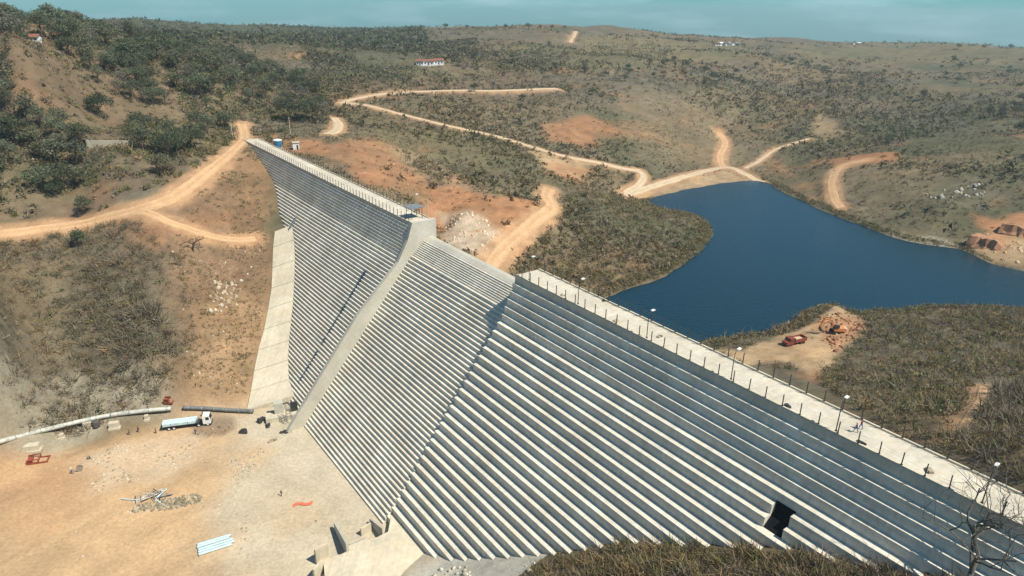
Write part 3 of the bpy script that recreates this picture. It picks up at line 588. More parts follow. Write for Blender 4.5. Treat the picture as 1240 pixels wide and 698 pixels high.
# near slope below the right wing
S = Stuff()
Q = np.array([D(74, 24), D(70, 20), D(60, 14), D(48, 10), D(36, 6), D(18, 3), D(10, 30), D(20, 45), D(50, 48), D(68, 46), D(73, 38)])
scatter(S, Q, 0.9, (0.7, 2.1), 'dry+grey+olive+dry', 26, 26, thr=-0.55, seed=15, leaf=0.13)
scatter(S, Q, 0.12, (1.2, 2.4), 'grey', 0, 60, thr=0.0, seed=16)
Q = np.array([D(40, 6), D(22, 3.5), D(8, 0.8), D(8, 16), D(24, 18), D(40, 18)]); scatter(S, Q, 1.2, (0.7, 2.0), 'grey+dry+grey', 8, 34, thr=-0.6, seed=26, leaf=0.12)
S.build('slope_scrub', 'brown brush on the near slope hiding the lowest steps of the dam')
# middle and far country
S = Stuff()
def country(N, r0, r1, t0, t1, size, pal, nl, ntw, thr, seed, wl=70, leaf=0.36, mixs=0.45):
    th = np.radians(RNG.uniform(t0, t1, N)); r = np.exp(RNG.uniform(math.log(r0), math.log(r1), N)); x = r * np.sin(th); y = r * np.cos(th)
    k = fbm(x, y, wl, 4, seed) > thr + RNG.uniform(-0.2, 0.2, N); x, y = x[k], y[k]
    s, n = dam_sn(x, y); k = (n < -9) | (s > 325); x, y = x[k], y[k]; z = ground(x, y); k = free_ground(x, y, z, 1.5); x, y, z = x[k], y[k], z[k]
    if not len(x): return
    for pk, Qp, fe, st_ in PATCH:
        if pk in ('red', 'sand', 'pale') and st_ >= 0.6:
            k = ~inside(x, y, Qp) | (RNG.random(len(x)) < 0.12); x, y, z = x[k], y[k], z[k]
    if not len(x): return
    sz = RNG.uniform(size[0], size[1], len(x)); c = palette(pal, len(x)) * (1 - mixs) + soil_col(x, y, np.full(len(x), 50.0)) * mixs; p = np.c_[x, y, z]
    if nl: S.add(leaf_tris(p, sz, c, nl, leaf))
    if ntw: S.add(twig_tris(p, sz, c, ntw, 0.06))
country(40000, 215, 760, -22, 42, (0.5, 2.0), 'dry+grey+olive+grey', 7, 2, -0.3, 400, 45)
country(20000, 230, 760, -18, 42, (1.2, 3.6), 'green+olive+grey', 12, 0, 0.22, 410, 55)
country(26000, 380, 1000, -16, 42, (1.6, 4.6), 'green+grey+olive+grey', 8, 0, 0.12, 415, 130)
country(11000, 330, 1000, -20, 42, (2.0, 5.5), 'dark+green', 10, 0, 0.42, 417, 90, mixs=0.1)
lx = RNG.uniform(LAKE[:, 0].min() - 6, LAKE[:, 0].max() + 6, 60000); ly = RNG.uniform(LAKE[:, 1].min() - 6, LAKE[:, 1].max() + 6, 60000); ld = sdist(lx, ly, LAKE); k = (ld > 0.0) & (ld < 5.5); lx, ly = lx[k], ly[k]; lz = ground(lx, ly)
k = free_ground(lx, ly, lz, 0.0) & (lz > WATER_Z - 0.1); lx, ly, lz = lx[k], ly[k], lz[k]
for pk, Qp, fe, st_ in PATCH:
    if pk in ('red', 'sand') and st_ >= 0.6: k = ~inside(lx, ly, Qp); lx, ly, lz = lx[k], ly[k], lz[k]
S.add(leaf_tris(np.c_[lx, ly, lz], RNG.uniform(0.7, 2.4, len(lx)), palette('grey+dry+olive+green', len(lx)), 16, 0.22))
S.build('valley_scrub', 'scattered bushes and tufts over the hills beyond the dam')
S = Stuff()
country(22000, 620, 2600, -35, 42, (2.5, 6), 'dark+green+grey', 7, 0, 0.08, 420, 160)
country(9000, 1000, 4200, -35, 42, (4, 8), 'dark+green', 7, 0, 0.05, 430, 300)
country(16000, 700, 2600, -36, -7, (4, 8), 'dark+green', 7, 0, -0.5, 440, 200, mixs=0.2)
country(6000, 560, 900, -16, -3, (3, 6), 'dark+green+grey', 9, 0, -0.1, 450, 90)
S.build('far_wood', 'dark patches of woodland on the far hills')

# trees
def leafy_tree(seed, H, R, col, nclump=11, per=95, leaf=0.34, trunk=0.45, squash=0.75):
    rng = np.random.default_rng(seed); tb = MB()
    lean = rng.normal(size=2) * 0.05 * H; top = Vector((lean[0], lean[1], H * 0.72))
    tb.tube([(0, 0, -0.5), (lean[0] * 0.3, lean[1] * 0.3, H * 0.25), (lean[0] * 0.7, lean[1] * 0.7, H * 0.5), top], [trunk * 0.5, trunk * 0.4, trunk * 0.28, 0.06], 6)
    V = []; C = []
    for i in range(nclump):
        a = 2 * math.pi * (i / nclump) + rng.uniform(-0.4, 0.4); rr_ = R * rng.uniform(0.25, 0.85) if i else 0; hz = H * (0.58 + 0.34 * rng.random() * (1 - 0.5 * rr_ / R)) if i else H * 0.86
        c = np.array([math.cos(a) * rr_ + lean[0], math.sin(a) * rr_ + lean[1], hz]); cr = R * rng.uniform(0.34, 0.5)
        tb.tube([(lean[0] * 0.5, lean[1] * 0.5, H * rng.uniform(0.28, 0.5)), tuple((c + np.array([lean[0] * 0.5, lean[1] * 0.5, H * 0.4])) / 2 + rng.normal(size=3) * 0.2), tuple(c)], [trunk * 0.22, trunk * 0.14, 0.03], 4)
        d = rng.normal(size=(per, 3)); d /= np.linalg.norm(d, axis=1)[:, None]; q = c + d * (rng.random((per, 1)) ** 0.4) * cr * np.array([1, 1, squash])
        e = rng.normal(size=(per, 3, 3)) * leaf * 0.55; V.append((q[:, None, :] + e).reshape(-1, 3))
        C.append(np.repeat(np.array(col)[None, :] * rng.uniform(0.7, 1.35, (per, 1)) * rng.uniform(0.85, 1.15), 3, 0))
    V = np.concatenate(V); C = np.concatenate(C)
    return tb.mesh('trunk'), V, C
M_LEAF = mat('tree_leaves', (1, 1, 1), 0.8, attr='Col', var=0.2, scale=0.5, spec=0.15, rnd=0.22, trans=0.25)
def crown_mesh(V, C):
    o = tri_mesh('crown', V, np.arange(len(V)).reshape(-1, 3), C, M_LEAF); me = o.data; bpy.data.objects.remove(o); return me
PROTO = {}
for k, (H, R, col, nc, per, lf, sq) in {'mango': (9, 5.2, (.10, .115, .066), 13, 150, 0.42, 0.8), 'round': (8, 4.2, (.135, .145, .085), 11, 130, 0.38, 0.8), 'tall': (11, 4.0, (.135, .145, .09), 12, 120, 0.38, 0.9),
                                        'thin': (8, 3.8, (.19, .18, .13), 10, 75, 0.30, 0.8), 'pale': (7, 3.6, (.17, .165, .085), 10, 110, 0.36, 0.75), 'small': (5, 2.6, (.105, .12, .068), 8, 60, 0.40, 0.85), 'dusky': (7, 3.4, (.10, .11, .072), 9, 70, 0.42, 0.85)}.items():
    vs = []
    for j in range(3):
        t, V, C = leafy_tree(hash_ := (len(PROTO) * 10 + j), H, R, col, nc, per, lf, 0.05 * H, sq); vs.append((t, crown_mesh(V, C)))
    PROTO[k] = (H, vs)
def tree(name, kind, pos, H, label, group=None, parts=True):
    H0, vs = PROTO[kind]; t, c = random.choice(vs); sc = H / H0; rz = random.uniform(0, 6.28)
    if not t.materials: t.materials.append(M_BARK)
    r = thing(name, label, 'tree', pos, rz, group); sx = sc * random.uniform(0.9, 1.12); r.scale = (sx, sx, sc)
    link('trunk', t, None, r); link('crown', c, None, r); return r
def grove(pxpoly, N, kinds, hh, label, group, gap):
    Q = poly(*pxpoly); pts = []; tries = 0
    while len(pts) < N and tries < 60:
        tries += 1; x = RNG.uniform(Q[:, 0].min(), Q[:, 0].max(), 200); y = RNG.uniform(Q[:, 1].min(), Q[:, 1].max(), 200); k = inside(x, y, Q); x, y = x[k], y[k]
        if not len(x): continue
        z = ground(x, y); k = free_ground(x, y, z, 2.0)
        for a, b_, c in zip(x[k], y[k], z[k]):
            if len(pts) < N and all((a - p[0]) ** 2 + (b_ - p[1]) ** 2 > gap * gap for p in pts): pts.append((a, b_, c))
    for p in pts: tree('leafy_tree', random.choice(kinds), (p[0], p[1], p[2] - 0.2), random.uniform(*hh), label, group)
grove([(-40, 40), (30, 26), (80, 34), (135, 46), (190, 56), (195, 85), (110, 72), (40, 72), (-40, 76)], 50, ['mango', 'tall', 'tall', 'round', 'thin'], (10, 15), 'leafy tree in the dense wood along the left hilltop', 'trees of the left hilltop wood', 4.5)
grove([(150, 78), (230, 64), (300, 78), (372, 98), (398, 132), (392, 152), (330, 146), (285, 128), (222, 132), (165, 118)], 72, ['mango', 'tall', 'round', 'thin', 'round', 'dusky'], (9, 14), 'leafy tree in the wood behind the left end of the dam', 'trees behind the left dam end', 5.0)
grove([(92, 62), (165, 78), (205, 132), (140, 128), (105, 100)], 22, ['mango', 'round', 'tall', 'thin'], (7, 11), 'leafy tree between the brown clearing and the dam-end wood', 'trees right of the brown clearing', 4.5)
grove([(-20, 40), (50, 38), (105, 48), (112, 72), (60, 70), (-20, 72)], 22, ['mango', 'tall', 'round'], (8, 12), 'leafy tree along the lower edge of the left hilltop wood', 'trees under the left hilltop', 4.5)
grove([(-40, 148), (85, 142), (100, 178), (80, 235), (-40, 244)], 26, ['mango', 'round', 'tall', 'dusky'], (8, 12), 'green tree in the grove at the left edge above the road', 'trees of the left edge grove', 4.5)
grove([(150, 158), (262, 148), (282, 160), (240, 195), (165, 205)], 18, ['round', 'mango', 'pale', 'tall'], (7, 11), 'green tree beside the hill road near the dam end', 'trees beside the hill road', 5.0)
grove([(400, 62), (470, 46), (520, 42), (535, 92), (470, 102), (402, 96)], 12, ['dusky', 'thin', 'dusky', 'round'], (6, 9), 'dusky tree in the thick wood beyond the ridge road', 'trees of the ridge wood', 6.0)
grove([(700, 86), (830, 80), (842, 104), (722, 106)], 15, ['small', 'dusky'], (4.5, 7), 'dark tree in the plantation below the grassy hill', 'plantation trees', 8.0)
grove([(1195, 135), (1260, 120), (1260, 170), (1205, 165)], 14, ['dusky', 'mango'], (6, 9), 'dark tree in the clump at the right edge of the far bank', 'trees of the right edge clump', 6.0)
grove([(940, 75), (1240, 62), (1240, 120), (1000, 128), (930, 110)], 16, ['small', 'dusky', 'round'], (4, 8), 'lone dark tree dotted over the far right hillside', 'trees dotted on the far right hillside', 14.0)
grove([(540, 60), (690, 50), (690, 100), (560, 100)], 10, ['small', 'dusky', 'thin'], (4, 7), 'small dark tree dotted on the hill behind the ridge road', 'trees dotted behind the ridge road', 12.0)
grove([(840, 70), (930, 75), (925, 110), (850, 108)], 6, ['small', 'dusky'], (5, 8), 'small dark tree on the slope right of the plantation', 'trees right of the plantation', 10.0)
for px, py, H, k, lab in [(122, 143, 11, 'mango', 'broad dark tree standing alone on the brown clearing'), (104, 258, 6.5, 'round', 'rounded green tree just above the left road'), (66, 238, 6, 'mango', 'low dark bushy tree left of the rounded roadside tree'),
                          (196, 214, 9, 'round', 'tall green tree on the bend of the hill road'), (865, 98, 8, 'dusky', 'dark tree on the crest of the slope above the plantation'), (1118, 121, 9, 'dusky', 'largest dark tree in the middle of the far right slope'),
                          (1222, 398, 7, 'thin', 'thin crowned tree at the right edge of the near lake shore'), (575, 112, 7, 'round', 'round bush-like tree beside the middle of the ridge road'), (632, 122, 5, 'small', 'small tree below the ridge road on the open slope'), (718, 520 - 405, 5, 'small', 'small tree near the far end of the ridge road')]:
    q = P(px, py); tree('leafy_tree', k, (q[0], q[1], q[2] - 0.15), H, lab)
for i, px in enumerate([540, 566, 612, 640, 655, 668, 684, 1160, 1190, 1222, 318, 372, 440]):
    q = P(px, {0: 36, 1: 60, 2: 42}[0 if px < 800 and px > 480 else (1 if px > 800 else 2)]); tree('leafy_tree', random.choice(['round', 'dusky', 'small']), (q[0], q[1], q[2] - 0.2), random.uniform(6, 10), 'tree standing up against the sky on the far skyline', 'skyline trees')

# ------------------------------------------------------------------ on the crest
def post_mesh(hh, w=0.055):
    m = MB(); m.box(-w, w, -w, w, -0.02, hh); m.box(-w * 2.2, w * 2.2, -w * 2.2, w * 2.2, -0.02, 0.06); me = m.mesh('post'); me.materials.append(M_DARKM); return me
PM = post_mesh(2.0, 0.065)
def fence(label, s0, s1, n, step, hh=1.65):
    f = thing('fence', label, 'fence', D(s0, n, 0.28), DAM_ROT); k = 0; s = 0.0
    while s <= s1 - s0:
        o = link('post', PM, None, f); o.location = (s, 0, 0); o.rotation_euler = (jit(0.03), jit(0.03), 0); s += step
    for z in (0.5, 1.0, 1.5):
        m = MB(); m.tube([(0, 0, z), (s - step, 0, z)], 0.008, 3); m.build('wire', M_METAL, f)
    return f
fence('row of thin posts along the downstream edge of the right crest', 6, 119.5, -0.22, 3.1)
fence('row of thin posts along the lake side of the right crest', 6, 119.5, -7.0, 3.1)
fence('row of thin posts along the downstream edge of the left crest', 172, 316, -0.22, 2.4)
fence('row of thin posts along the upstream edge of the left crest', 178, 316, -7.0, 2.4)
def lamp(label, s, n=-0.75, H=5.6):
    t = thing('street_lamp', label, 'street lamp', D(s, n, 0), DAM_ROT, 'lamps along the crest')
    m = MB(); m.tube([(0, 0, 0), (0, 0, H * 0.7), (0, -0.15, H * 0.92), (0, -0.75, H)], [0.09, 0.07, 0.055, 0.045], 6); m.box(-0.16, 0.16, -0.16, 0.16, 0, 0.25); m.build('pole', M_DARKM, t)
    m = MB(); m.prism([(-1.55, H + 0.06), (-1.5, H - 0.08), (-0.7, H - 0.10), (-0.62, H), (-0.75, H + 0.12), (-1.4, H + 0.14)], -0.2, 0.2, 'x'); m.build('lamp_head', M_WHITE, t)
def crest_s(px): q = onz(px, 334 + 0.497 * (px - 625.1), 0); return dam_sn(q[0], q[1])[0]
for px, lab in [(638, 'street lamp at the spillway end of the right crest'), (697, 'second street lamp from the spillway on the right crest'), (780, 'third street lamp from the spillway in front of the lake'), (882, 'street lamp on the crest beside the digging site'), (1009, 'street lamp just left of the two walkers on the crest'), (1186, 'street lamp by the bare tree at the right end of the crest')]: lamp(lab, crest_s(px))
lamp('street lamp next to the shelter on the left crest', 180, -6.4)
t = thing('shelter', 'small open shelter with flat grey roof at the spillway end of the left crest', 'shelter', D(175.5, -3.9, 0), DAM_ROT)
for x in (-1.7, 1.7):
    for y in (-1.7, 1.7): m = MB(); m.box(x - 0.07, x + 0.07, y - 0.07, y + 0.07, 0, 3.2); m.build('post', M_DARKM, t)
m = MB(); m.prism([(-2.3, 3.2), (2.3, 3.2), (2.3, 3.35), (0, 3.6), (-2.3, 3.35)], -2.2, 2.2, 'x'); m.build('roof', mat('grey_sheet_roof', (0.25, 0.27, 0.28), 0.5, 0.3), t)
for s, n, lab in ((171.4, -6.3, 'pale pole beside the shelter, nearer the spillway'), (173.0, -6.9, 'pale pole beside the shelter, farther from the spillway')):
    m = MB(); m.tube([(0, 0, 0), (0, 0, 5.6)], [0.11, 0.09], 6); m.box(-0.25, 0.25, -0.25, 0.25, 0, 0.2); o = m.build('pole', M_SLAB); o.location = D(s, n, 0.0 if s > 170.6 else 0.55); tag(o, lab, 'pole', 'poles beside the shelter')
# stray rubbish on the deck
for i, (s, n) in enumerate([(104, -1.2), (97, -6.4), (78, -3.2), (88, -1.5), (37, -0.9), (49, -0.8), (28, -2.0)]):
    m = MB()
    for k in range(4): m.box(jit(0.5) - 0.2, jit(0.5) + 0.35, jit(0.4) - 0.2, jit(0.4) + 0.3, 0, random.uniform(0.1, 0.45))
    o = m.build('rubble_heap', M_DARKM if i in (1, 4, 5) else M_ROCK); o.location = D(s, n, 0.0); o.rotation_euler[2] = i * 1.3
    tag(o, ['small pale rubble heap near the spillway end of the right crest', 'dark heap by the lake-side kerb of the crest', 'flat pale debris in the middle of the crest deck', 'small rubble heap at the foot of the crest fence', 'small dark lump at the edge left of the walkers', 'little dark lump farther along the crest edge', 'scattered debris right of the walkers on the crest'][i], 'rubble')

# people
def person(label, pos, rz, shirt, trousers, hat, stride=0.22, arm=0.12):
    J = {'pel': (0, 0, .95), 'sp': (0.01, 0, 1.18), 'ch': (0.02, 0, 1.38), 'nk': (0.03, 0, 1.52), 'hd': (0.05, 0, 1.66), 'ht': (0.05, 0, 1.76)}
    for s, k in ((1, 'l'), (-1, 'r')):
        st = stride * s
        J.update({k + 'hp': (0, .10 * s, .92), k + 'kn': (st * .65 + .04, .11 * s, .5), k + 'an': (st, .11 * s, .09), k + 'to': (st + .17, .13 * s, .04),
                  k + 'sh': (0.02, .19 * s, 1.42), k + 'el': (-st * .4 - .03, .25 * s, 1.14), k + 'wr': (-st * .6 + arm, .25 * s, .90), k + 'hn': (-st * .6 + arm + .05, .25 * s, .80)})
    names = list(J); E = [('pel', 'sp'), ('sp', 'ch'), ('ch', 'nk'), ('nk', 'hd'), ('hd', 'ht')]
    for k in 'lr': E += [('pel', k + 'hp'), (k + 'hp', k + 'kn'), (k + 'kn', k + 'an'), (k + 'an', k + 'to'), ('ch', k + 'sh'), (k + 'sh', k + 'el'), (k + 'el', k + 'wr'), (k + 'wr', k + 'hn')]
    R = {'pel': .15, 'sp': .14, 'ch': .16, 'nk': .065, 'hd': .105, 'ht': .08, 'hp': .095, 'kn': .07, 'an': .05, 'to': .045, 'sh': .075, 'el': .05, 'wr': .036, 'hn': .045}
    me = bpy.data.meshes.new('body'); me.from_pydata([J[n] for n in names], [(names.index(a), names.index(b)) for a, b in E], []); o = bpy.data.objects.new('tmp', me); COL.objects.link(o)
    sk = o.modifiers.new('skin', 'SKIN'); sk.use_smooth_shade = True
    for i, n in enumerate(names):
        r = R.get(n) or R[n[1:]]; me.skin_vertices[0].data[i].radius = (r, r * (1.0 if n not in ('pel', 'sp', 'ch') else 1.15)); me.skin_vertices[0].data[i].use_root = (n == 'pel')
    sb = o.modifiers.new('sub', 'SUBSURF'); sb.levels = 1; sb.render_levels = 1
    dg = bpy.context.evaluated_depsgraph_get(); body = bpy.data.meshes.new_from_object(o.evaluated_get(dg)); bpy.data.objects.remove(o)
    body.materials.clear(); 
    for mm in (M_SKIN, shirt, trousers, M_BLACK): body.materials.append(mm)
    for p in body.polygons:
        c = p.center; i = 0
        if c.z < 0.1: i = 3
        elif c.z < 0.98 and abs(c.y) < 0.2: i = 2
        elif c.z < 1.5 and c.z > 0.98: i = 1
        p.material_index = i
    t = thing('person', label, 'person', pos, rz); b_ = link('body', body, None, t)
    m = MB(); k = 10
    rings = [(0.125, 1.70), (0.122, 1.75), (0.095, 1.80), (0.04, 1.825)]
    m.add([(0.05 + r * math.cos(6.2832 * j / k), r * math.sin(6.2832 * j / k), z) for r, z in rings for j in range(k)], [(i * k + j, i * k + (j + 1) % k, (i + 1) * k + (j + 1) % k, (i + 1) * k + j) for i in range(3) for j in range(k)] + [tuple(3 * k + j for j in range(k))])
    m.build('hat', hat, t, True); return t
C_ = lambda n, c: mat(n, c, 0.85, scale=6, var=0.1)
SH_BLUE, SH_RED, SH_ORA, TR_BLUE, TR_DARK, HAT_W, HAT_D = C_('blue_shirt', (.04, .07, .18)), C_('dark_red_shirt', (.16, .03, .04)), C_('brown_shirt', (.16, .08, .05)), C_('blue_trousers', (.05, .10, .25)), C_('dark_trousers', (.03, .035, .05)), C_('pale_hat', (.6, .5, .4)), C_('dark_hair', (.03, .02, .02))
q = onz(1036, 524, 0); person('person in blue on the crest, the left one of two walkers', (q[0], q[1], 0.0), DAM_ROT + 0.2, SH_BLUE, TR_BLUE, HAT_W, 0.3)
q = onz(1042, 520, 0); person('person in dark red top on the crest, the right one of two walkers', (q[0], q[1], 0.0), DAM_ROT - 0.1, SH_RED, TR_BLUE, HAT_D, 0.22)
for px, py, lab, sh in [(157, 527, 'worker in dark clothes left of the flatbed truck, nearest the camera', SH_ORA), (168, 524, 'worker in dark clothes second from the left near the flatbed truck', SH_RED), (189, 525, 'worker standing at the tail of the flatbed truck', SH_BLUE), (237, 526, 'worker in dark blue beside the cab end of the trailer', SH_BLUE), (341, 601, 'lone worker crouched dark on the pale yard in front of the spillway', SH_ORA), (246, 505, 'worker hidden behind the white truck cab', SH_ORA)]:
    q = P(px, py); person(lab, (q[0], q[1], q[2]), random.uniform(0, 6), sh, TR_DARK, HAT_D, random.uniform(0.1, 0.25))

# ------------------------------------------------------------------ vehicles
def orient(pa, pb):                     # rear pixel, front pixel
    a, b_ = P(*pa), P(*pb); c = (a + b_) / 2; return (c[0], c[1], gz(c[0], c[1])), math.atan2(b_[1] - a[1], b_[0] - a[0])
def wheel(parent, x, y, r=0.5, w=0.32, rim=M_METAL):
    m = MB(); k = 14; ring = [(0.62 * r, -w / 2), (r * 0.94, -w / 2), (r, -w * 0.3), (r, w * 0.3), (r * 0.94, w / 2), (0.62 * r, w / 2)]
    m.add([(x + p * math.cos(6.2832 * j / k), y + v, r + p * math.sin(6.2832 * j / k)) for p, v in ring for j in range(k)], [(i * k + j, i * k + (j + 1) % k, ((i + 1) % 6) * k + (j + 1) % k, ((i + 1) % 6) * k + j) for i in range(6) for j in range(k)])
    o = m.build('wheel', M_BLACK, parent); m = MB(); m.tube([(x, y - w * 0.35, r), (x, y + w * 0.35, r)], 0.62 * r, 12); m.build('rim', rim, o); return o
pos, rz = orient((975, 414), (947, 420))
t = thing('dump_truck', 'dusty red dump truck with an open tipping body facing left', 'truck', pos, rz)
m = MB(); m.box(-3.6, 3.3, -0.45, 0.45, 0.65, 0.95); m.build('chassis', M_DARKM, t)
m = MB(); m.prism([(3.9, 0.7), (3.95, 1.5), (3.0, 1.75), (2.7, 2.65), (1.25, 2.7), (1.2, 0.7)], -1.15, 1.15, 'y'); cb = m.build('cab', M_RED, t)
m = MB(); m.prism([(3.03, 1.8), (2.76, 2.55), (2.72, 2.55), (2.97, 1.8)], -1.0, 1.0, 'y'); m.build('windscreen', M_GLASS, cb)
for y in (-1.16, 1.16): m = MB(); m.box(1.6, 2.6, y - 0.015, y + 0.015, 1.75, 2.45); m.build('side_window', M_GLASS, cb)
for y in (-0.8, 0.8): m = MB(); m.box(3.93, 3.99, y - 0.14, y + 0.14, 0.95, 1.15); m.build('headlight', M_WHITE, t)
m = MB(); m.box(3.85, 4.05, -1.15, 1.15, 0.5, 0.72); m.build('bumper', M_DARKM, t)
m = MB(); m.box(-3.9, 0.9, -1.2, 1.2, 1.05, 1.15); m.box(-3.9, 0.9, -1.26, -1.18, 1.05, 2.2); m.box(-3.9, 0.9, 1.18, 1.26, 1.05, 2.2); m.box(0.85, 0.97, -1.25, 1.25, 1.06, 2.6); m.box(-4.0, -3.88, -1.22, 1.22, 1.08, 2.15); m.build('tipping_body', M_RED, t)
m = MB(); m.prism([(-3.8, 1.16), (-3.4, 1.5), (-1, 1.75), (0.4, 1.5), (0.8, 1.16)], -1.15, 1.15, 'y'); m.build('load', M_ROADP, t)
for x in (2.6, -1.9, -3.0):
    for y in (-1.02, 1.02): wheel(t, x, y, 0.5, 0.34, M_RUST)
pos, rz = orient((1024, 402), (1002, 404))
t = thing('excavator', 'orange tracked excavator with its arm reaching down to the left', 'excavator', pos, rz)
for y in (-1.15, 1.15): m = MB(); m.prism([(-1.9, 0.25), (-1.6, 0), (1.6, 0), (1.95, 0.3), (1.7, 0.8), (-1.7, 0.8)], y - 0.28, y + 0.28, 'y'); m.build('track', M_BLACK, t)
m = MB(); m.tube([(0, 0, 0.5), (0, 0, 1.0)], 0.8, 12); m.build('turntable', M_DARKM, t)
m = MB(); m.prism([(-2.4, 1.0), (1.3, 1.0), (1.3, 1.5), (0.4, 1.6), (0.3, 1.9), (-2.2, 2.1), (-2.45, 1.9)], -1.3, 1.3, 'y'); m.build('body', M_ORANGE, t)
m = MB(); m.prism([(-0.2, 1.62), (1.35, 1.52), (1.5, 2.2), (1.1, 2.95), (-0.2, 2.95)], 0.25, 1.2, 'y'); cb = m.build('cab', M_DARKM, t); m = MB(); m.prism([(1.38, 1.6), (1.53, 2.2), (1.15, 2.85), (1.11, 2.8), (1.45, 2.2), (1.33, 1.6)], 0.32, 1.13, 'y'); m.build('windscreen', M_GLASS, cb)
m = MB(); m.box(-2.6, -1.9, -1.2, 1.2, 1.05, 1.95); m.build('counterweight', M_WHITE, t)
m = MB(); m.prism([(0.9, 1.5), (1.3, 1.5), (2.4, 4.0), (4.6, 4.6), (4.5, 5.0), (2.1, 4.5)], -0.28, 0.18, 'y'); m.build('boom', M_ORANGE, t)
m = MB(); m.prism([(4.2, 5.1), (4.75, 4.95), (5.5, 1.8), (5.2, 1.7), (4.3, 4.2)], -0.22, 0.12, 'y'); m.build('arm', M_ORANGE, t)
m = MB(); m.prism([(5.15, 1.75), (5.55, 1.8), (5.7, 1.0), (5.3, 0.35), (4.5, 0.3), (4.35, 0.75), (4.9, 0.9)], -0.5, 0.4, 'y'); m.build('bucket', M_DARKM, t)
m = MB(); m.tube([(1.5, -0.05, 1.4), (2.9, -0.05, 3.9)], 0.1, 6); m.build('hydraulic_ram', M_METAL, t)
pos, rz = orient((198, 520), (255, 513))
t = thing('flatbed_truck', 'articulated flatbed truck with white cab loaded with pale blue sheets', 'truck', pos, rz)
m = MB(); m.box(-6.6, 3.4, -1.25, 1.25, 1.25, 1.42); m.box(-6.6, 5.8, -0.45, 0.45, 0.85, 1.25); m.build('flatbed', M_DARKM, t)
m = MB(); m.prism([(4.5, 0.75), (6.6, 0.75), (6.65, 1.9), (6.3, 3.2), (4.6, 3.35), (4.5, 3.2)], -1.22, 1.22, 'y'); cb = m.build('cab', M_WHITE, t)
m = MB(); m.prism([(6.63, 2.0), (6.34, 3.05), (6.42, 3.05), (6.71, 2.0)], -1.05, 1.05, 'y'); m.build('windscreen', M_GLASS, cb)
for y in (-1.23, 1.23): m = MB(); m.box(5.3, 6.2, y - 0.015, y + 0.015, 1.95, 2.9); m.build('side_window', M_GLASS, cb)
m = MB(); m.box(6.6, 6.8, -1.2, 1.2, 0.5, 0.85); m.build('bumper', M_DARKM, t)
for x in (5.7, 3.3, -3.2, -4.5): 
    for y in (-1.02, 1.02): wheel(t, x, y, 0.52, 0.36, M_WHITE)
for i in range(5):
    o = thing('sheet_bundle', ['pale blue sheet bundle on the flatbed nearest the camera side', 'second pale blue sheet bundle from the camera side on the flatbed', 'middle pale blue sheet bundle on the flatbed', 'fourth pale blue sheet bundle on the flatbed', 'pale blue sheet bundle on the flatbed farthest from the camera'][i], 'sheet bundle', (pos[0], pos[1], pos[2] + 1.43), rz, 'sheet bundles on the flatbed'); y = -1.0 + i * 0.5
    m = MB(); m.prism([(y - 0.22, 0), (y - 0.22, 0.75), (y, 0.95 + jit(0.05)), (y + 0.22, 0.75), (y + 0.22, 0)], -6.2 + jit(0.3), 2.6 + jit(0.3), 'x'); m.build('sheets', M_PIPEB, o)
    for x in (-4, 0.5): m = MB(); m.box(x - 0.05, x + 0.05, y - 0.235, y + 0.235, 0.0, 0.8); m.build('strap', M_DARKM, o)

# ------------------------------------------------------------------ works yard
def pipe(label, pxs, r, lift, col):
    pts = [P(*q) for q in pxs]; pts = [(p[0], p[1], p[2] + lift) for p in pts]; base = pts[0]; L = smooth_line(pts, 6)
    t = thing('pipeline', label, 'pipe', base); m = MB(); m.tube([p - np.array(base) for p in L], r, 12); m.build('tube', col, t, True)
    for k in range(2, len(L) - 1, 3):
        d = L[k + 1] - L[k]; d /= np.linalg.norm(d); c = L[k] - np.array(base); m = MB(); m.tube([c - d * 0.12, c + d * 0.12], r * 1.08, 12); m.build('joint', M_METAL, t)
    return L
M_PIPE = mat('pale_concrete_pipe', (0.50, 0.50, 0.44), 0.7, scale=0.8, var=0.2)
L1 = pipe('long pale pipe curving along the foot of the left slope', [(-40, 552), (0, 540), (60, 524), (120, 510), (165, 503), (208, 499)], 0.62, 1.15, M_PIPE)
L2 = pipe('shorter dark pipe ending at the concrete slab behind the flatbed', [(222, 497), (250, 498), (280, 500), (307, 501)], 0.55, 0.9, mat('dark_pipe', (0.16, 0.17, 0.16), 0.6, scale=1))
for i, (px, py, sx, sy, sz) in enumerate([(40, 545, 3.6, 2.0, 1.7), (107, 517, 2.2, 1.4, 1.6), (139, 518, 2.6, 1.4, 1.8), (75, 530, 1.2, 1.2, 1.2), (178, 508, 1.0, 1.0, 1.4)]):
    q = P(px, py); m = MB(); m.prism([(-sx / 2, -0.6), (sx / 2, -0.6), (sx / 2 * 0.96, sz), (-sx / 2 * 0.96, sz)], -sy / 2, sy / 2, 'y'); m.box(-sx / 2 - 0.25, sx / 2 + 0.25, -sy / 2 - 0.2, sy / 2 + 0.2, -0.5, 0.25); o = m.build('concrete_block', M_SLAB); o.location = q; o.rotation_euler[2] = 0.25
    tag(o, ['wide pale concrete block in front of the left end of the pipe', 'pale concrete block beside the dark drum under the pipe', 'pale concrete block under the pipe nearest the workers', 'low concrete block between the wide block and the drum', 'small concrete block under the far end of the long pipe'][i], 'concrete block')
q = P(117, 517); m = MB(); m.tube([(0, 0, 0), (0, 0, 0.15), (0, 0, 1.9), (0, 0, 2.05)], [0.9, 1.0, 1.0, 0.8], 12); m.tube([(0, 0, 2.0), (0, 0, 2.2)], 0.3, 8); o = m.build('drum', mat('dark_drum', (0.10, 0.095, 0.085), 0.7, scale=2)); o.location = q; tag(o, 'dark round tank standing beside the long pipe', 'drum')
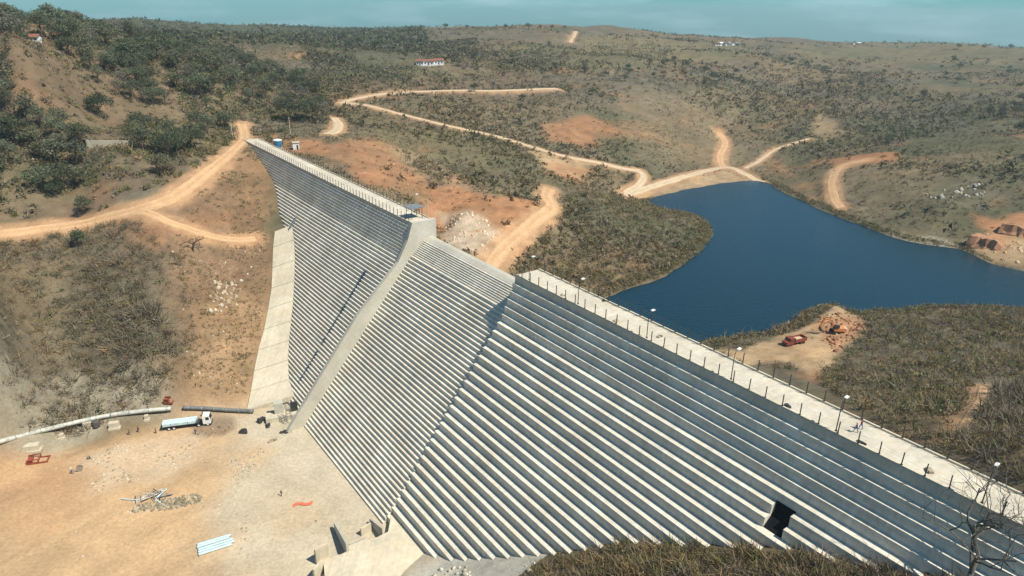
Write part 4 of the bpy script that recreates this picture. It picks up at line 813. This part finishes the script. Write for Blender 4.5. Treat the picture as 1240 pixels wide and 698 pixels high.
def frame(label, px, py, lx, ly, lz, rz, m_):
    q = P(px, py); t = thing('steel_frame', label, 'steel frame', q, rz)
    for y in (-ly / 2, ly / 2):
        m = MB(); m.box(-lx / 2, lx / 2, y - 0.14, y + 0.14, 0.0, 0.3); m.build('bottom_rail', m_, t)
        m = MB(); m.box(-lx / 2, lx * 0.1, y - 0.12, y + 0.12, lz, lz + 0.24); m.build('top_rail', m_, t)
        for x in (-lx / 2 + 0.15, lx * 0.1 - 0.15): m = MB(); m.box(x - 0.12, x + 0.12, y - 0.11, y + 0.11, 0.28, lz + 0.02); m.build('upright', m_, t)
    for x in (-lx / 2 + 0.2, 0.0, lx / 2 - 0.2): m = MB(); m.box(x - 0.13, x + 0.13, -ly / 2 - 0.1, ly / 2 + 0.1, 0.05, 0.34); m.build('cross_bar', m_, t)
    m = MB(); m.box(-lx / 2, -lx / 2 + 1.2, -ly / 2 + 0.16, ly / 2 - 0.16, 0.36, lz * 0.8); m.build('box', m_, t)
frame('rusty red steel frame lying on the sand at the left', 47, 558, 4.8, 2.6, 1.1, 0.35, M_RUST)
frame('rusty reel rack on the slope behind the flatbed truck', 205, 487, 2.6, 1.6, 1.2, 0.1, M_RUST)
for i, (px, py, r, w) in enumerate([(97, 570, 0.75, 0.9), (88, 573, 0.5, 0.6), (108, 556, 0.5, 0.5)]):
    q = P(px, py); t = thing('cable_spool', ['large grey cable spool on the sand right of the red frame', 'small spool tipped beside the large grey spool', 'small dark spool behind the large grey spool'][i], 'spool', (q[0], q[1], q[2] + r), 0.4 + i); 
    for y in (-w / 2, w / 2): m = MB(); m.tube([(0, y - 0.06, 0), (0, y + 0.06, 0)], r, 14); m.build('flange', mat('weathered_wood', (0.30, 0.25, 0.20), 0.9, scale=4), t)
    m = MB(); m.tube([(0, -w / 2, 0), (0, w / 2, 0)], r * 0.55, 12); m.build('core', M_DARKM, t)
# stack of pale blue pipes lying on the sand
a, b_ = P(240, 672), P(282, 659); ang = math.atan2(b_[1] - a[1], b_[0] - a[0]); Lp = np.hypot(*(b_ - a)[:2]); nrm = np.array([-math.sin(ang), math.cos(ang), 0])
for i in range(5):
    m = MB(); k = 12; r = 0.30; m.tube([(0, 0, 0), (Lp + jit(0.4), 0, 0)], r, k, cap=False); m.tube([(0.0, 0, 0), (0.02, 0, 0), (0.3, 0, 0)], [r * 0.85, r * 1.12, r * 1.12], k, cap=False); o = m.build('blue_pipe', M_PIPEB, None, True); c = a + nrm * (i * 0.82 - 0.3); o.location = (c[0] + jit(0.15), c[1], gz(c[0], c[1]) + r + 0.02); o.rotation_euler[2] = ang + jit(0.012)
    tag(o, ['pale blue pipe on the sand, nearest the camera of five', 'second nearest of five pale blue pipes on the sand', 'middle one of five pale blue pipes on the sand', 'fourth of five pale blue pipes on the sand', 'pale blue pipe on the sand, farthest of five'][i], 'pipe', 'pale blue pipes on the sand')
# scrap heap and tarpaulin
q = P(186, 602); t = thing('scrap_heap', 'tangled heap of grey scrap pipes and mesh on the sand', 'scrap heap', q)
for i in range(26):
    x, y = RNG.normal(0, 2.2), RNG.normal(0, 1.3); a_ = RNG.uniform(0, 3.14); l = RNG.uniform(0.8, 2.6); z = max(0.12, 0.9 - 0.25 * math.hypot(x, y) + RNG.uniform(-.2, .2)); m = MB()
    m.tube([(x - l * math.cos(a_), y - l * math.sin(a_), max(0.05, z + RNG.uniform(-.4, .3))), (x, y, z + 0.1), (x + l * math.cos(a_), y + l * math.sin(a_), max(0.05, z + RNG.uniform(-.4, .3)))], RNG.uniform(0.05, 0.14), 5); m.build('scrap_piece', [M_METAL, M_WHITE, M_PIPEB, M_DARKM][i % 4], t)
q = P(367, 611); N_ = 9; vs = []; 
for i in range(N_):
    for j in range(6):
        x = (i / 8 - 0.5) * 4.6; y = (j / 5 - 0.5) * 1.0 + 0.55 * math.sin(i * 0.8); vs.append((x, y * (1 + 0.2 * math.sin(i * 2)), 0.10 + 0.12 * abs(math.sin(i * 1.7 + j * 2.1))))
m = MB(); m.add(vs, [(i * 6 + j, (i + 1) * 6 + j, (i + 1) * 6 + j + 1, i * 6 + j + 1) for i in range(8) for j in range(5)]); o = m.build('tarpaulin', mat('orange_netting', (0.65, 0.16, 0.09), 0.8, scale=4), None, True); o.location = q; o.rotation_euler[2] = 0.35
tag(o, 'crumpled orange netting lying on the pale yard', 'tarpaulin')

# rubble
def rocks(st, Q, dens, size, cols, thr=None, seed=0, zoff=0.0):
    x, y, z = sample_poly(Q, dens)
    if thr is not None: k = fbm(x, y, 9, 3, 500 + seed) > thr + RNG.uniform(-0.2, 0.2, len(x)); x, y, z = x[k], y[k], z[k]
    n = len(x)
    if not n: return
    ico = np.array([(0, 0, 1), (.9, 0, .3), (.28, .85, .3), (-.72, .5, .3), (-.72, -.5, .3), (.28, -.85, .3), (.72, .5, -.5), (-.28, .85, -.5), (-.9, 0, -.5), (-.28, -.85, -.5), (.72, -.5, -.5)])
    F = np.array([(0, 1, 2), (0, 2, 3), (0, 3, 4), (0, 4, 5), (0, 5, 1), (1, 6, 2), (2, 6, 7), (2, 7, 3), (3, 7, 8), (3, 8, 4), (4, 8, 9), (4, 9, 5), (5, 9, 10), (5, 10, 1), (1, 10, 6)])
    s = RNG.uniform(size[0], size[1], n) * RNG.uniform(0.5, 1, n); V = ico[None] * (1 + RNG.uniform(-.3, .3, (n, 11, 1))) * (s[:, None] * RNG.uniform(0.7, 1.2, (n, 3)))[:, None, :] + np.c_[x, y, z + zoff][:, None, :]
    T = (F[None] + (np.arange(n) * 11)[:, None, None]).reshape(-1, 3); A = np.array(cols); C = np.repeat(A[RNG.integers(0, len(A), n)] * RNG.uniform(0.8, 1.2, (n, 1)), 11, 0); st.add((V.reshape(-1, 3), T, C))
M_RUB = mat('loose_stone', (1, 1, 1), 0.95, attr='Col', var=0.1, scale=2, spec=0.1)
S = Stuff(); RC = [(.45, .39, .29), (.38, .30, .20), (.52, .46, .36), (.30, .23, .15)]
rocks(S, poly((262, 335), (292, 340), (285, 400), (262, 410), (248, 385)), 0.6, (0.3, 1.1), RC, -0.2, 1); rocks(S, poly((205, 300), (322, 295), (320, 400), (300, 470), (215, 470)), 0.25, (0.15, 0.55), RC, 0.1, 2)
S.build('slope_rubble', 'pale broken stones strewn down the slope beside the concrete slab', M_RUB)
S = Stuff()
rocks(S, poly((95, 555), (150, 535), (235, 528), (240, 560), (180, 588), (110, 595)), 0.9, (0.15, 0.6), RC, 0.0, 3); rocks(S, poly((165, 612), (240, 598), (245, 608), (215, 616), (160, 622)), 6.0, (0.2, 0.75), [(.26, .22, .15), (.36, .30, .21), (.2, .17, .12)], -0.3, 4)
rocks(S, poly((275, 560), (320, 545), (325, 575), (285, 582)), 2.2, (0.15, 0.45), [(.40, .36, .28), (.33, .30, .23)], -0.2, 5); rocks(S, poly((0, 545), (330, 520), (400, 600), (380, 698), (0, 698)), 0.06, (0.1, 0.4), RC, -0.1, 6)
rocks(S, poly((225, 512), (285, 508), (290, 525), (240, 530)), 0.5, (0.2, 0.6), [(.20, .13, .09), (.28, .2, .14)], 0.0, 7); rocks(S, poly((293, 635), (300, 635), (298, 660), (290, 668)), 1.4, (0.1, 0.4), [(.3, .26, .18)], -0.2, 8); rocks(S, poly((340, 505), (378, 498), (382, 520), (350, 525)), 0.5, (0.1, 0.45), [(.25, .22, .2), (.35, .26, .2)], 0.0, 9)
rocks(S, np.array([D(104, 38), D(84, 31), D(76, 26), D(72, 34), D(86, 46), D(104, 58)]), 0.5, (0.2, 0.9), [(.46, .43, .35), (.40, .36, .28), (.5, .47, .4)], -0.1, 15)
S.build('yard_rubble', 'loose stones and gravel heaps spread over the sandy works yard', M_RUB)
S = Stuff(); rocks(S, poly((988, 385), (1045, 380), (1048, 412), (1010, 428)), 0.9, (0.2, 0.9), [(.30, .15, .08), (.38, .23, .13), (.24, .12, .07)], -0.2, 10); rocks(S, poly((1165, 290), (1215, 275), (1240, 290), (1240, 325), (1190, 312)), 0.12, (0.3, 1.2), [(.5, .3, .17), (.55, .42, .28)], -0.1, 11); rocks(S, poly((535, 265), (590, 262), (605, 290), (590, 315), (545, 295)), 0.4, (0.25, 0.9), [(.55, .42, .28), (.5, .3, .17), (.58, .5, .38)], -0.2, 12)
rocks(S, poly((1120, 232), (1190, 222), (1195, 236), (1130, 242)), 0.12, (0.6, 1.6), [(.4, .37, .31), (.3, .28, .24)], -0.1, 13); rocks(S, poly((430, 182), (520, 210), (530, 250), (470, 225)), 0.05, (0.3, 1.0), [(.45, .25, .13), (.3, .17, .1)], 0.0, 14)
S.build('spoil_rubble', 'clods and stones of the orange spoil around the lake', M_RUB)

# concrete slab down the left toe of the dam
rows = [((333, 281), (355, 284)), ((331, 300), (356, 302)), ((330, 325), (354, 325)), ((329, 350), (352, 350)), ((325, 375), (349, 375)), ((320, 400), (347, 400)), ((313, 425), (342, 425)), ((308, 450), (337, 450)), ((304, 475), (332, 475)), ((299, 498), (330, 494))]
Lf = [P(*r[0]) for r in rows]
sl = thing('concrete_slab', 'pale concrete slab running down the left toe of the dam', 'slab', Lf[-1])
for i in range(len(rows) - 1):
    def edge(i):
        l = Lf[i].copy(); s, n = dam_sn(l[0], l[1]); z = l[2] + 0.35
        nf = float(face_n(np.array(min(z, 0)))) - 1.2; rgt = D(s - 4, nf - 1.0, z + 2.6); return l + np.array([0, 0, 0.35]), rgt
    l0, r0 = edge(i); l1, r1 = edge(i + 1); b0 = np.array(Lf[-1]); g = 0.03
    top = [l0 + (l1 - l0) * g, r0 + (r1 - r0) * g, r1, l1]; vs = [p - b0 for p in top] + [p - b0 - np.array([0, 0, 1.6]) for p in top]
    m = MB(); m.add(vs, [(0, 1, 2, 3), (7, 6, 5, 4), (0, 4, 5, 1), (1, 5, 6, 2), (2, 6, 7, 3), (3, 7, 4, 0)]); m.build('slab_panel', M_SLAB, sl)
# block and ladder tower at the left toe, outlet works at the right toe
def pxbox(m, px, z0, z1, dep):    # box standing with its front edge between two pixels at height z0
    a, b_ = onz(px[0][0], px[0][1], z0), onz(px[1][0], px[1][1], z0); d = (b_ - a); d /= np.linalg.norm(d); n_ = np.array([-d[1], d[0], 0]) * dep
    vs = [a, b_, b_ + n_, a + n_]; m.add([(*v[:2], z0) for v in vs] + [(*v[:2], z1) for v in vs], [(0, 3, 2, 1), (4, 5, 6, 7), (0, 1, 5, 4), (1, 2, 6, 5), (2, 3, 7, 6), (3, 0, 4, 7)])
def local(m, o0): m.v = [(v[0] - o0[0], v[1] - o0[1], v[2] - o0[2]) for v in m.v]; return m
o0 = onz(345, 512, YARD_Z); ob = thing('outlet_block', 'pale concrete outlet block at the foot of the left wing', 'outlet', o0)
m = MB(); pxbox(m, ((323, 516), (366, 508)), YARD_Z - 0.5, YARD_Z + 1.6, 3.5); local(m, o0).build('base_slab', M_SLAB, ob)
m = MB(); pxbox(m, ((333, 503), (344, 501)), YARD_Z + 1.4, YARD_Z + 5.0, 2.6); local(m, o0).build('block', M_CONC2, ob)
m = MB(); pxbox(m, ((352, 500), (361, 498)), YARD_Z + 1.4, YARD_Z + 4.6, 0.5); local(m, o0).build('recess_shade_fill', M_DARKM, ob)  # solid dark box, its colour stands for the shaded gap
def tower(label, base, H, w, rz):
    t = thing('scaffold', label, 'scaffold', base, rz)
    for x in (-w, w):
        for y in (-w, w): m = MB(); m.tube([(x, y, 0), (x, y, H)], 0.06, 5); m.build('upright', M_METAL, t)
    k = 0.6
    while k < H:
        m = MB(); m.box(-w, w, -w - 0.04, -w + 0.04, k, k + 0.07); m.box(-w, w, w - 0.04, w + 0.04, k, k + 0.07); m.box(-w - 0.04, -w + 0.04, -w, w, k, k + 0.07); m.box(w - 0.04, w + 0.04, -w, w, k, k + 0.07); m.build('rung', M_METAL, t); k += 0.9
tower('narrow scaffold tower beside the outlet block at the left toe', onz(350, 508, YARD_Z + 1.6), 5.5, 0.6, DAM_ROT)
o0 = onz(440, 670, YARD_Z); ow = thing('outlet_works', 'concrete outlet works with triangular wing walls at the foot of the spillway', 'outlet', o0)
TZ = -52.0
top = [onz(x, y, TZ) for x, y in [(392, 681), (420, 668), (421, 661), (441, 653), (450, 654), (470, 644), (474, 622), (486, 628), (503, 652), (524, 674), (548, 676), (545, 720), (395, 725)]]
m = MB(); m.prism([(p[0], p[1]) for p in top], -58, TZ, 'z'); local(m, o0).build('raised_slab', M_SLAB, ow)
def wall3(pts, th, nm, mt):
    P3 = [np.array(p) for p in pts]; nv = np.cross(P3[1] - P3[0], P3[2] - P3[0]); nv[2] = 0; nv = nv / np.linalg.norm(nv) * th; k = len(P3)
    m = MB(); m.add(P3 + [p + nv for p in P3], [tuple(range(k)), tuple(range(2 * k - 1, k - 1, -1))] + [(i, (i + 1) % k, k + (i + 1) % k, k + i) for i in range(k)]); local(m, o0).build(nm, mt, ow)
up = lambda p, h: p + np.array([0, 0, h])
A, B = onz(408, 641, YARD_Z), onz(424, 676, YARD_Z); wall3([A, B, up(B, 4.2), up(A, 2.2)], 0.6, 'wing_wall', M_CONC2)
A2, B2 = onz(384, 685, YARD_Z), onz(399, 674, YARD_Z); wall3([A2, B2, up(B2, 3.6), up(A2, 4.2)], -0.5, 'panel_wall', M_SLAB)
A3, B3 = onz(382, 704, YARD_Z), onz(393, 692, YARD_Z); wall3([A3, B3, up(B3, 3.2), up(A3, 3.0)], -0.5, 'panel_wall', M_SLAB)
A4, B4 = onz(450, 634, YARD_Z), onz(466, 654, YARD_Z); wall3([A4, B4, up(B4, 3.4), up(A4, 1.6)], 0.45, 'wing_wall', M_CONC2)
A5, B5 = onz(438, 650, YARD_Z), onz(450, 643, YARD_Z); wall3([A5, B5, up(B5, 2.2), up(A5, 2.2)], -0.4, 'panel_wall', M_SLAB)
A6, B6 = onz(423, 663, YARD_Z), onz(441, 655, YARD_Z); wall3([A6, B6, up(B6, 1.2), up(A6, 1.2)], 0.4, 'low_wall', M_CONC2)
for i, (px, py) in enumerate([(294, 525), (316, 511), (324, 516), (345, 524), (331, 535)]):
    q = P(px, py); m = MB()
    for k in range(5): x, y = jit(0.9), jit(0.6); m.prism([(x - 0.5, y - 0.3), (x + 0.4, y - 0.4), (x + 0.5, y + 0.3), (x - 0.3, y + 0.4)], -0.1, random.uniform(0.5, 1.4) if i < 2 else random.uniform(0.2, 0.6), 'z')
    o = m.build('rubbish_pile', M_DARKM if i != 4 else M_ROCK); o.location = q; o.rotation_euler[2] = i; tag(o, ['dark pile of timber at the edge of the dug pit', 'dark heap next to the pale outlet block', 'small dark lump right beside the dark heap', 'grey scrap lying in front of the outlet block', 'pale stones lying farther from the outlet block'][i], 'rubbish pile')

# on the left wing: a metal stair and a broken dark blue strip down the steps
def stepline(s, n0_, h=0.9):
    pts = []; k = 1
    while h * k < 56:
        n1 = k * WU / 2 if k <= 10 else 10 * WU / 2 + (k - 10) * WL / 2; pts.append((n1, -h * k)); k += 1
    return pts
t = thing('metal_stair', 'short grey metal stair resting on the upper left steps', 'stair', D(0, 0, 0), DAM_ROT)
pl = [p for p in stepline(0, 0) if -24 < p[1] < -14]
for dx in (-0.6, 0.6): m = MB(); m.tube([(244 + dx, p[0] + 0.25, p[1] + 0.45) for p in (pl[0], pl[-1])], 0.14, 6); m.build('rail', M_METAL, t)
for p in pl[1:]: m = MB(); m.box(243.4, 244.6, p[0] + 0.1, p[0] + 0.5, p[1] + 0.42, p[1] + 0.5); m.build('tread', M_METAL, t)
t = thing('dark_blue_strip', 'narrow dark blue strip running down the steps of the left wing', 'sheet', D(0, 0, 0), DAM_ROT)
pl = [p for p in stepline(0, 0) if -50 < p[1] < -17]; s_a, s_b = 183.5, 184.5
for i, (p, p2) in enumerate(zip(pl[:-1], pl[1:])):
    if random.random() < 0.22: continue
    f_ = i / len(pl); s_ = s_a + (s_b - s_a) * f_; w = 0.6 * (1 - 0.45 * f_) * random.uniform(0.5, 1.3)
    m = MB(); m.box(s_ - w, s_ + w, p[0] - 0.6, p[0] + 0.03, p[1] - 0.03, p[1] + 0.03); m.box(s_ - w, s_ + w, p[0] - 0.0, p[0] + 0.035, p[1] - 0.83, p[1] + 0.02); m.build('strip_piece', mat('strip_dark_blue', (0.05, 0.09, 0.14), 0.6, scale=2), t)

# ------------------------------------------------------------------ around the left end of the crest
q = P(337, 180); t = thing('water_tank', 'round blue water tank with white lid by the left end of the crest', 'water tank', q)
m = MB(); m.tube([(0, 0, -0.2), (0, 0, 0.4)], 1.9, 14); m.build('plinth', M_CONC2, t)
m = MB(); m.tube([(0, 0, 0.4), (0, 0, 0.8), (0, 0, 3.6)], [1.5, 1.6, 1.85], 18); m.build('tank', M_BLUE, t, False)
m = MB(); m.tube([(0, 0, 3.58), (0, 0, 3.9), (0, 0, 4.25)], [1.98, 1.98, 0.7], 18); m.build('lid', M_WHITE, t)
q = P(359, 181); t = thing('cabin', 'tiny white cabin with dark doorway right of the blue tank', 'cabin', q, 0.25)
m = MB(); m.box(-1.3, 1.3, -1.2, 1.2, -0.3, 3.1); m.build('wall', M_WHITE, t)
m = MB(); m.box(-1.55, 1.55, -1.5, 1.5, 3.1, 3.28); m.build('roof', M_SLAB, t); m = MB(); m.box(0.2, 0.95, -1.24, -1.18, 0, 2.1); m.build('door', M_DARKM, t)
for i, (px, py, h_, lab) in enumerate([(282, 168, 6.5, 'pale gate pole on the left of the road at the dam end'), (299, 172, 5.0, 'gate pole on the right of the road at the dam end'), (172, 153, 6.0, 'short white pole among the trees left of the dam end'), (352, 165, 9, 'tall thin pole behind the white cabin')]):
    q = P(px, py); m = MB(); m.tube([(0, 0, -0.3), (0, 0, h_)], [0.17, 0.12], 6); m.box(-0.5, 0.5, -0.06, 0.06, h_ - 0.5, h_ - 0.38); o = m.build('pole', M_SLAB); o.location = q; tag(o, lab, 'pole')
q = P(130, 178); t = thing('wall_ruin', 'low roofless pale wall standing among the bushes on the left hill', 'wall', q, 0.10)
m = MB(); m.box(-7.5, 7.5, -0.15, 0.15, -0.5, 2.6); m.build('long_wall', M_SLAB, t); m = MB(); m.box(-7.8, -7.5, -0.15, 4.5, -0.5, 2.8); m.build('end_wall', M_CONC2, t); m = MB(); m.box(7.5, 7.8, -0.15, 4.5, -0.5, 2.3); m.build('end_wall', M_CONC2, t)
def house(label, pos, w, d, h_, rz, roof, group=None):
    t = thing('house', label, 'house', pos, rz, group)
    m = MB(); m.box(-w / 2, w / 2, -d / 2, d / 2, -0.8, h_); m.prism([(-d / 2, h_), (d / 2, h_), (0, h_ + d * 0.22)], -w / 2 + 0.02, w / 2 - 0.02, 'x'); m.build('wall', M_WHITE, t)
    m = MB(); m.prism([(-d / 2 - 0.5, h_ - 0.1), (0, h_ + d * 0.22 + 0.05), (d / 2 + 0.5, h_ - 0.1), (d / 2 + 0.5, h_ + 0.08), (0, h_ + d * 0.22 + 0.25), (-d / 2 - 0.5, h_ + 0.08)], -w / 2 - 0.4, w / 2 + 0.4, 'x'); m.build('roof', roof, t)
    m = MB(); m.box(-0.5, 0.5, -d / 2 - 0.03, -d / 2 + 0.03, 0, 2.1); m.build('door', M_DARKM, t)
    for x in (-w * 0.3, w * 0.3): m = MB(); m.box(x - 0.55, x + 0.55, -d / 2 - 0.03, -d / 2 + 0.03, 1.0, 2.1); m.build('window', M_GLASS, t)
for i, (px, py, w, lab) in enumerate([(509, 79, 6, 'small white house, leftmost of the three beyond the ridge road'), (519, 79, 9, 'red roofed white house, middle of the three beyond the ridge road'), (531, 78, 8, 'red roofed white house, rightmost of the three beyond the ridge road')]):
    q = P(px, py); house(lab, q, w, 6, 3.2, 0.1 * i, M_TILE, None)
for px, py, lab in [(41, 50, 'white house showing through the trees of the left hilltop'), (113, 46, 'pale house at the right end of the left hilltop wood')]:
    q = P(px, py); house(lab, (q[0], q[1], q[2] - 0.6), 5, 4.5, 2.4, 0.2, M_TILE); tree('leafy_tree', 'round', (q[0] - 2.5, q[1] - 5, gz(q[0] - 2.5, q[1] - 5) - 0.2), 6, 'tree half hiding the ' + lab)
for i, px in enumerate([868, 873, 878, 882, 887, 893, 1032, 1040]):
    q = P(px, 55 if px < 1000 else 54); house('tiny white house of the village on the far skyline', q, 6, 5, 2.6, i * 0.4, M_WHITE if i % 2 else M_TILE, 'skyline village houses')
# dead and bare trees
BT = (17.5, 7.6)
def bare_tree(label, pos, H, r0, seed, lean=(0, 0), spread=0.75, depth=5, col=M_BARE, name='bare_tree', first=0.34, keep=(.45, .65)):
    rng = random.Random(seed); tb, bb = MB(), MB(); n_ = [0]
    def grow(mb, p, d, L, r, lv):
        pts = [p]; q = p.copy(); dd = d.copy()
        for k in range(3):
            dd = (dd + Vector((rng.gauss(0, .13), rng.gauss(0, .13), rng.gauss(0, .08)))).normalized(); q = q + dd * L / 3; pts.append(q.copy())
        mb.tube(pts, [r, r * .88, r * .76, r * .66], 6 if lv < 2 else 4, lv == 0); n_[0] += 1
        if lv >= depth: return
        for j in range(3 if lv < 3 else 2):
            ax = Vector((rng.gauss(0, 1), rng.gauss(0, 1), rng.gauss(0, .45))).normalized(); nd = (dd * (1.0 - spread * 0.4) + ax * spread).normalized(); nd.z += 0.10; nd.normalize()
            grow(bb, pts[rng.choice([2, 3, 3])].copy(), nd, L * rng.uniform(.6, .85), max(r * rng.uniform(*keep), 0.012), lv + 1)
    t = thing(name, label, 'tree', pos); grow(tb, Vector((0, 0, -0.4)), Vector((lean[0], lean[1], 1)).normalized(), H * first, r0, 0)
    tb.build('trunk', col, t); bb.build('branches', col, t); return t
q = D(BT[0], BT[1]); q[2] = gz(q[0], q[1])
bare_tree('large leafless tree leaning over the right end of the dam', q, 19, 0.40, 8, (0.34, 0.25), 0.72, 6, mat('dark_grey_bark', (0.13, 0.115, 0.095), 0.95, scale=2), first=0.38, keep=(.5, .7))
for i, (px, py, H, lab) in enumerate([(1232, 545, 6, 'leafless tree at the right edge behind the crest'), (1222, 500, 5, 'leafless tree among the scrub up the right bank')]):
    q = P(px, py); bare_tree(lab, q, H, 0.12, 20 + i, (0, 0), 0.7, 5)
q = P(234, 304); bare_tree('dead dark tree beside the side track on the left slope', q, 8.5, 0.28, 31, (-0.1, 0.05), 0.85, 3, mat('charred_bark', (0.05, 0.035, 0.025), 0.95, scale=3))
q = P(46, 428); bare_tree('dead trunk leaning in the grey scrub at the left', q, 5.5, 0.24, 33, (-0.45, 0.1), 0.6, 2, MATS['charred_bark'], first=0.7)
for i, (px, py, H) in enumerate([(160, 400, 5), (185, 420, 5), (120, 400, 4.5), (30, 345, 4), (15, 420, 4), (90, 365, 4)]):
    q = P(px, py); bare_tree(['leafless bush-tree at the left of the dark scrub clump', 'leafless tree at the centre of the dark scrub clump', 'thin leafless tree on the grey slope', 'leafless sapling below the hill road at the far left', 'leafless sapling low on the left edge', 'leafless sapling in the middle of the grey slope'][i], q, H, 0.09, 40 + i, (0, 0), 0.85, 5, M_BARE, first=0.22)
q = P(97, 300); tree('leafy_tree', 'small', q, 6.5, 'thin dark green tree on the slope below the hill road')
q = P(208, 320); m = MB(); m.tube([(-3, 0, 0.25), (0, 0.2, 0.3), (3.2, 0, 0.28)], [0.18, 0.26, 0.22], 7); m.tube([(1, 0.1, 0.3), (1.8, 0.7, 0.6)], 0.08, 5); o = m.build('fallen_log', M_BARK); o.location = q; o.rotation_euler[2] = 0.15; tag(o, 'dark log lying on the left slope below the side track', 'log')
# eroded earth bank at the right shore
q = P(1196, 300); M_EARTH = mat('red_earth', (0.42, 0.24, 0.13), 0.95, col2=(0.25, 0.12, 0.07), scale=0.5, bump=0.6)
for i, (px, py, w, d, h_, lab) in enumerate([(1197, 298, 15, 9, 3.6, 'dark eroded earth bank above the right shore'), (1240, 283, 18, 9, 3.2, 'red earth cutting at the right edge above the shore')]):
    q = P(px, py); vs = []; nx, ny = 12, 8
    for a_ in range(nx):
        for b_ in range(ny):
            x = (a_ / (nx - 1) - 0.5) * w; y = (b_ / (ny - 1) - 0.5) * d; f_ = sstep(np.array(b_ / (ny - 1)), 0.05, 0.3) * (1 - sstep(np.array(a_ / (nx - 1)), 0.7, 1.0)); vs.append((x + RNG.normal() * 0.25, y + RNG.normal() * 0.4, -1.2 + (h_ + 1) * float(f_) + RNG.normal() * 0.25))
    m = MB(); m.add(vs, [(a_ * ny + b_, (a_ + 1) * ny + b_, (a_ + 1) * ny + b_ + 1, a_ * ny + b_ + 1) for a_ in range(nx - 1) for b_ in range(ny - 1)]); o = m.build('earth_bank', M_EARTH); o.location = q; o.rotation_euler[2] = -0.9; tag(o, lab, 'earth bank')

# ------------------------------------------------------------------ the air
hz = MB(); hz.box(-4300, 4300, -400, 4600, -420, 92); hv = bpy.data.materials.new('hazy_air'); hv.use_nodes = True; nd = hv.node_tree.nodes; nd.remove(nd['Principled BSDF'])
pv = nd.new('ShaderNodeVolumePrincipled'); pv.inputs['Color'].default_value = (0.75, 0.92, 1.0, 1); pv.inputs['Density'].default_value = 0.00013; pv.inputs['Anisotropy'].default_value = 0.2
hv.node_tree.links.new(pv.outputs[0], nd['Material Output'].inputs['Volume']); o = hz.build('haze', hv); tag(o, "thin pale haze over the valley", kind="stuff")
_t = sum(len(o.data.polygons) for o in COL.objects if o.type == 'MESH'); print('faces incl. copies', _t, 'unique', sum(len(m.polygons) for m in bpy.data.meshes))
